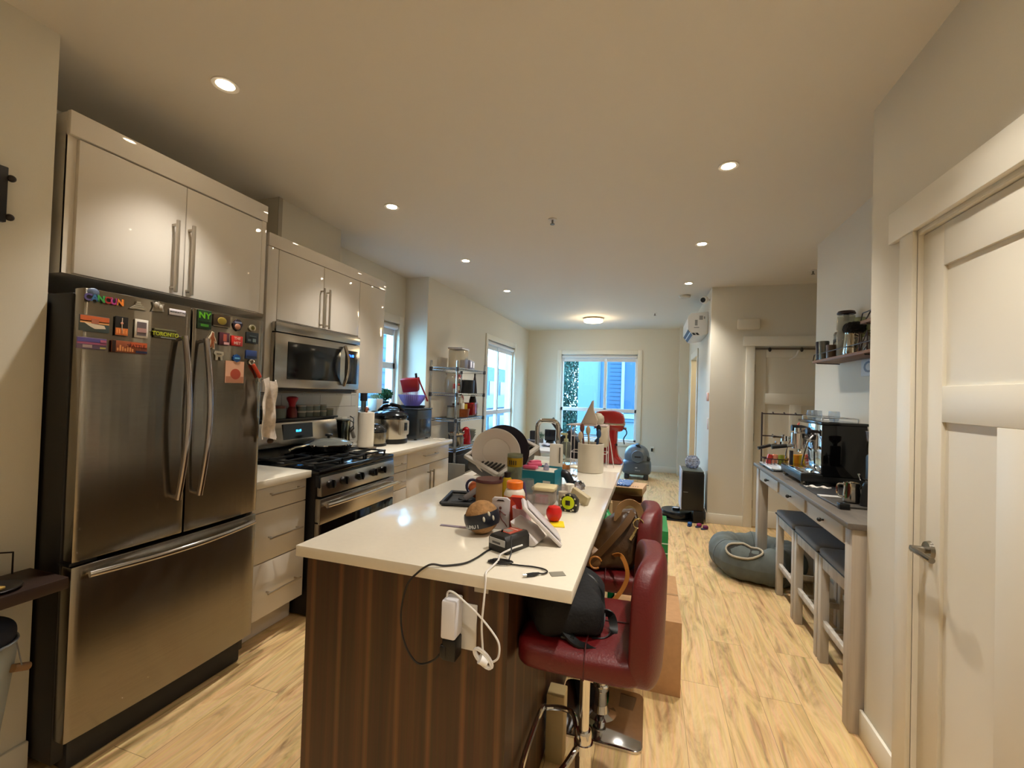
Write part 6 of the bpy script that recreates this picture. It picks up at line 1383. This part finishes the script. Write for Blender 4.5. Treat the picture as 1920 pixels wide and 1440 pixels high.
B().tube(opn(1.075), .0085, 8, closed=True).obj('beige_rim', mat('b5ab96', .8), t)
bb = bmesh.new(); P_ = opn(1.045); cv = sum(P_, Vector())/len(P_); vs = [bb.verts.new(p) for p in P_]; c0 = bb.verts.new(cv*1.0)
for i in range(len(vs)): bb.faces.new((vs[i], vs[(i+1)%len(vs)], c0))
B().merge(bb).obj('opening_shade_sheet', mat('35342f', .9), t)  # dark sheet over the fabric; its colour stands in for the shaded inside
for a in (-2.9,-1.2,.3,1.6):
    b = B(); b.tube([tor(a/(2*PI), i/24) if 1 else 0 for i in range(24)], .003, 6, closed=True); b.obj('seam', mat('4a4f4c', .9), t)
# ================================================================== FAR END
t = T('robot_dock', 'black robot vacuum dock tower with pale side face by the right wall', 'dock', (.37, 5.47, 0))
B().box((.0,0,.13),(.245,.36,.585),.03).obj('tower', mat('08090a', .35), t)
B().box((.13,0,.0),(.245,.36,.14),.01).obj('tower_foot', mat('08090a', .45), t)
B().box((-.008,.006,.14),(.006,.354,.60),.006).obj('side_face', mat('b9c2d8', .25), t)
B().box((.012,.01,.580),(.236,.35,.592),.012).obj('top_lid', mat('4d544c', .4), t)
B().box((-.28,.0,.0),(.13,.36,.015),.006).obj('ramp', mat('0a0a0b', .5), t)
B().box((.02,-.0015,.345),(.07,-.0,.350)).obj('mark', mat('8a8a8a', .4), t)
t = T('robot_vacuum', 'round black robot vacuum docked at the tower', 'robot vacuum', (.325, 5.65, .016))
B().lathe([(0,0),(.165,0),(.172,.012),(.172,.065),(.165,.078),(0,.080)], n=56).obj('body', mat('101419', .25), t)
B().lathe([(0,.080),(.042,.080),(.042,.098),(.036,.102),(0,.102)], n=32).obj('turret', mat('14161a', .2), t)
B().lathe([(0,.102),(.034,.102),(.030,.1045),(0,.105)], n=32).obj('turret_cap', mat('c9ced6', .2), t)
t = T('plastic_bag', 'crumpled translucent white bag on top of the dock tower', 'bag', (.50, 5.70, .594))
random.seed(4); bb = B(); cushion(.075,.05,.07,.8,.8,B_=bb,fn=lambda p: p+Vector([random.uniform(-.012,.012) for _ in range(3)])); bb.obj('crumpled_film', glass('d6dcea', .5, .1), t, (.0,.0,.072), ang=8)
one('charging_strip', B().box((-.01,-.012,0),(.01,.012,.40),.003), mat('cfd3c8', .5), 'pale upright strip behind the dock tower', 'strip', (.636,5.80,0))
for k, (x, y, rz, c, l) in enumerate(((.455,5.34,1.3,'1c4f8c','blue slipper in front of the dock tower'),(.545,5.33,.9,'8c1c4a','left magenta slipper in front of the dock tower'),(.600,5.27,.7,'6a1a4e','right purple-pink slipper nearest the wall corner'))):
    t = T('slipper', l, 'slipper', (x, y, 0), rz=rz, group='slippers by the dock tower')
    B().prism([(.048*math.cos(a)*1.0,.024*math.sin(a)) for a in [i*PI/10 for i in range(20)]], 0, .010, 2, bev=.002).obj('sole', mat('23304f', .6), t)
    cushion(.030,.024,.020,.7,.8).obj('upper', mat(c, .6), t, (.016,0,.020), ang=60)
# litter robot-like globe
t = T('litter_globe', 'slate grey self-cleaning litter box with tilted globe under the far window', 'litter box', (-.20, 8.05, 0))
GB = mat('4b5560', .4)
b = B(); b.box((-.20,-.19,.0),(-.12,.20,.10),.02); b.box((.12,-.19,.0),(.20,.20,.10),.02); b.obj('feet', mat('2a3038', .5), t)
cushion(.245,.235,.13,.45,.5).obj('base', GB, t, (0,0,.20), ang=60)
cushion(.21,.22,.20,.9,.9).obj('globe', mat('56606c', .35), t, (.0,.0,.385), ang=60)
B().cyl((0.02,-.22,.40),(0.02,-.245,.40),.105,.10,40).obj('round_cover', mat('5b6570', .35), t)
B().box((-.03,-.252,.385),(.07,-.243,.405),.003).obj('dark_slot', mat('14171c', .5), t)
B().prism([(-.03,.59),(.03,.60),(.23,.34),(.18,.32)], -.14, .14, 1, bev=.01).obj('hood_edge', mat('1f242b', .4), t)
b = B(); b.sphere((0,-.236,.21),.014,(1.4,.4,.8)); b.obj('badge', mat('aeb4bc', .3), t)
b = B()
for k in range(5): b.box((-.02+k*.018,-.241,.155),(-.008+k*.018,-.236,.172))
b.obj('raised_mark', mat('8f979f', .4), t)
one('black_wall_plug', B().box((-.018,-.05,0),(.018,0,.06),.005), BLACK, 'black plug in the outlet right of the litter box', 'plug', (.055,8.841,.385))
one('grey_scrap', B().box((-.03,-.015,0),(.03,.015,.004),.001), mat('2f3130', .7), 'tiny dark scrap on the floor before the litter box', 'scrap', (-.02,7.45,0))
# dining table seen beyond the island
t = T('dining_table', 'white-topped dining table beyond the island by the left window', 'table', (-1.25, 5.75, 0))
B().box((-.45,-.62,.72),(.45,.62,.75),.004).obj('table_top', mat('d6d9de', .3), t)
for x in (-.40,.36):
    for y in (-.57,.53): B().box((x,y,0),(x+.045,y+.045,.72),.003).obj('leg', mat('8d8a84', .5), t)
def dchair(label, loc, rz):
    t = T('dining_chair', label, 'chair', loc, rz=rz, group='beige upholstered dining chairs')
    cushion(.23,.22,.05,.4,.35).obj('seat', mat('8a8077', .8), t, (0,0,.46), ang=60)
    cushion(.23,.035,.22,.35,.4,fn=lambda p: Vector((p.x,p.y+1.2*p.x*p.x*.5,p.z))).obj('backrest', mat('8a8077', .8), t, (0,-.22,.64), ang=60)
    for x in (-.19,.19):
        for y in (-.18,.18): B().cyl((x*1.05,y*1.05,0),(x,y,.43),.012,.017).obj('leg', mat('2c2420', .5), t)
    return t
c1 = dchair('beige dining chair seen under the faucet arch', (-1.36, 4.90, 0), 0)
c2 = dup(c1, (-1.98, 5.80, 0), -PI/2, 'beige dining chair at the left side of the dining table')
t = T('small_monitor', 'small dark screen standing on the dining table', 'monitor', (-1.30, 5.95, .751))
B().box((-.075,-.012,.03),(.075,.012,.185),.004).obj('screen', mat('0d1119', .25), t); B().box((-.05,-.04,0),(.05,.04,.03),.004).obj('stand', BLACK, t)
t = T('black_speaker', 'small black box speaker on the dining table by the chair', 'speaker', (-1.52, 5.85, .751))
B().box((-.035,-.035,0),(.035,.035,.165),.005).obj('cabinet', mat('0b0b0c', .6), t)
one('paper_pile', B().grid(lambda u_, v_: (-.15+.3*u_,-.1+.2*v_,.01+.02*abs(math.sin(u_*11)*math.cos(v_*7))), 14, 10, .003), mat('bcc3d6', .6), 'crumpled bluish-white paper pile on the dining table', 'papers', (-1.17,5.60,.752))
t = T('clear_organizer', 'low clear box with dark lid on the dining table edge', 'box', (-1.45, 5.40, .751))
B().box((-.10,-.08,0),(.10,.08,.07),.006).obj('clear_box', glass('b9bac4', .4), t); B().box((-.105,-.085,.07),(.105,.085,.085),.005).obj('lid', mat('2a2a34', .4), t)
t2 = T('small_fern', 'tiny grey-green plant on the dining table next to the speaker', 'plant', (-1.42, 5.92, .751))
B().lathe([(0,0),(.03,0),(.035,.05),(0,.05)], n=16).obj('pot', mat('6b6b66', .6), t2)
leaves(t2, 160, (0,0,.10), .05, .012, mat('5c7a64', .6), 9)
# dark telescope-like case leaning beyond the island
t = T('black_tilted_case', 'large black angular case tilting behind the island soap bottle', 'case', (-.76, 4.60, 0))
b = B(); b.box((-.10,-.11,-.32),(.10,.11,.16),.012,Matrix.Translation((0,0,.88)) @ Matrix.Rotation(-.68,4,'Y')); b.obj('case_body', mat('0c0f1a', .4), t)
b = B(); b.cyl((-.13,0,1.03),(-.235,0,1.165),.028,.030); b.obj('eyepiece', mat('0b0e18', .3), t)
b = B()
for dx, dy in ((-.2,-.15),(.22,-.12),(.0,.22)): b.cyl((.03,0,.72),(.03+dx,dy,0),.014,.012)
b.obj('tripod_legs', mat('131317', .5), t)
# ================================================================== NEAR LEFT CORNER
t = T('side_console', 'dark brown wood console at the left edge beside the refrigerator', 'table', (-2.125, -.45, 0))
DBW = wood('1d120b', '34221a', .45, (12,1.2,12), '281a11', name='dark_wood')
B().box((0,0,.712),(.215,1.465,.752),.003).obj('table_top', DBW, t)
for y in (.03,1.02): B().box((.01,y,0),(.05,y+.04,.712),.002).obj('leg', DBW, t)
for y in (.03,1.02): B().box((.165,y,0),(.205,y+.04,.712),.002).obj('leg', DBW, t)
t = T('small_plate', 'small dark dish with yellow scraps at the console edge', 'dish', (-1.985, .865, .7525))
B().lathe([(0,0),(.035,0),(.062,.010),(.060,.012),(.033,.003),(0,.003)], n=36).obj('dish_body', mat('1c1612', .4), t)
b = B(); b.box((-.012,-.01,.004),(.02,.012,.012),.002,RZ(.4)); b.box((-.03,-.03,.004),(-.005,-.01,.012),.002); b.obj('yellow_scraps', mat('b5934a', .6), t)
t = T('wire_holder', 'thin dark wire holder standing on the console by the wall', 'wire stand', (-2.11, .86, .7525))
B().tube([(0,.10,0),(0,.10,.075),(0,.02,.095),(0,-.14,.095),(0,-.14,0)],.003,6).obj('wire', mat('2a2420', .4, .6), t)
t = T('laundry_hamper', 'pale fabric hamper with navy lining and wooden handle under the console', 'hamper', (-2.00, .805, .0))
t.scale = (1, 1, 1.065)
B().lathe([(0,0),(.055,0),(.118,.50),(.120,.55),(.116,.55),(.05,.01),(0,.01)], n=40, M=Matrix.Diagonal((.80,1.0,1,1))).obj('fabric_body', mat('8f9490', .8), t)
B().tube([(.096*math.cos(a),.12*math.sin(a),.552) for a in [i*PI/16 for i in range(32)]],.004,6,closed=True).obj('steel_rim', mat('b9bcc0', .3, .8), t)
cushion(.092,.115,.055,.8,.9).obj('navy_cloth', mat('0e1526', .9), t, (0,0,.575), ang=60)
b = B(); b.cyl((.07,.085,.475),(.055,.13,.455),.012); b.obj('wooden_handle', mat('7a5a38', .6), t)
b = B(); b.tube([(.075,.09,.55),(.085,.10,.48)],.002,5); b.obj('handle_wire', mat('5c5c5c', .4), t)
t = T('black_wall_rack', 'black wooden wall rack with pegs at the upper left edge', 'wall rack', (-2.144, .56, 1.97))
B().box((0,0,0),(.02,.348,.19),.003).obj('board', mat('120c0b', .45), t)
for z in (.155,.02): B().sphere((.018,.356,z),.012).obj('peg', mat('1d1210', .4), t)
# leaning dark board at the base left of the console
one('dark_blanket_box', B().box((0,0,0),(.17,.38,.16),.02), mat('0c0908', .8), 'dark box on the floor under the console', 'box', (-2.11,.16,0))
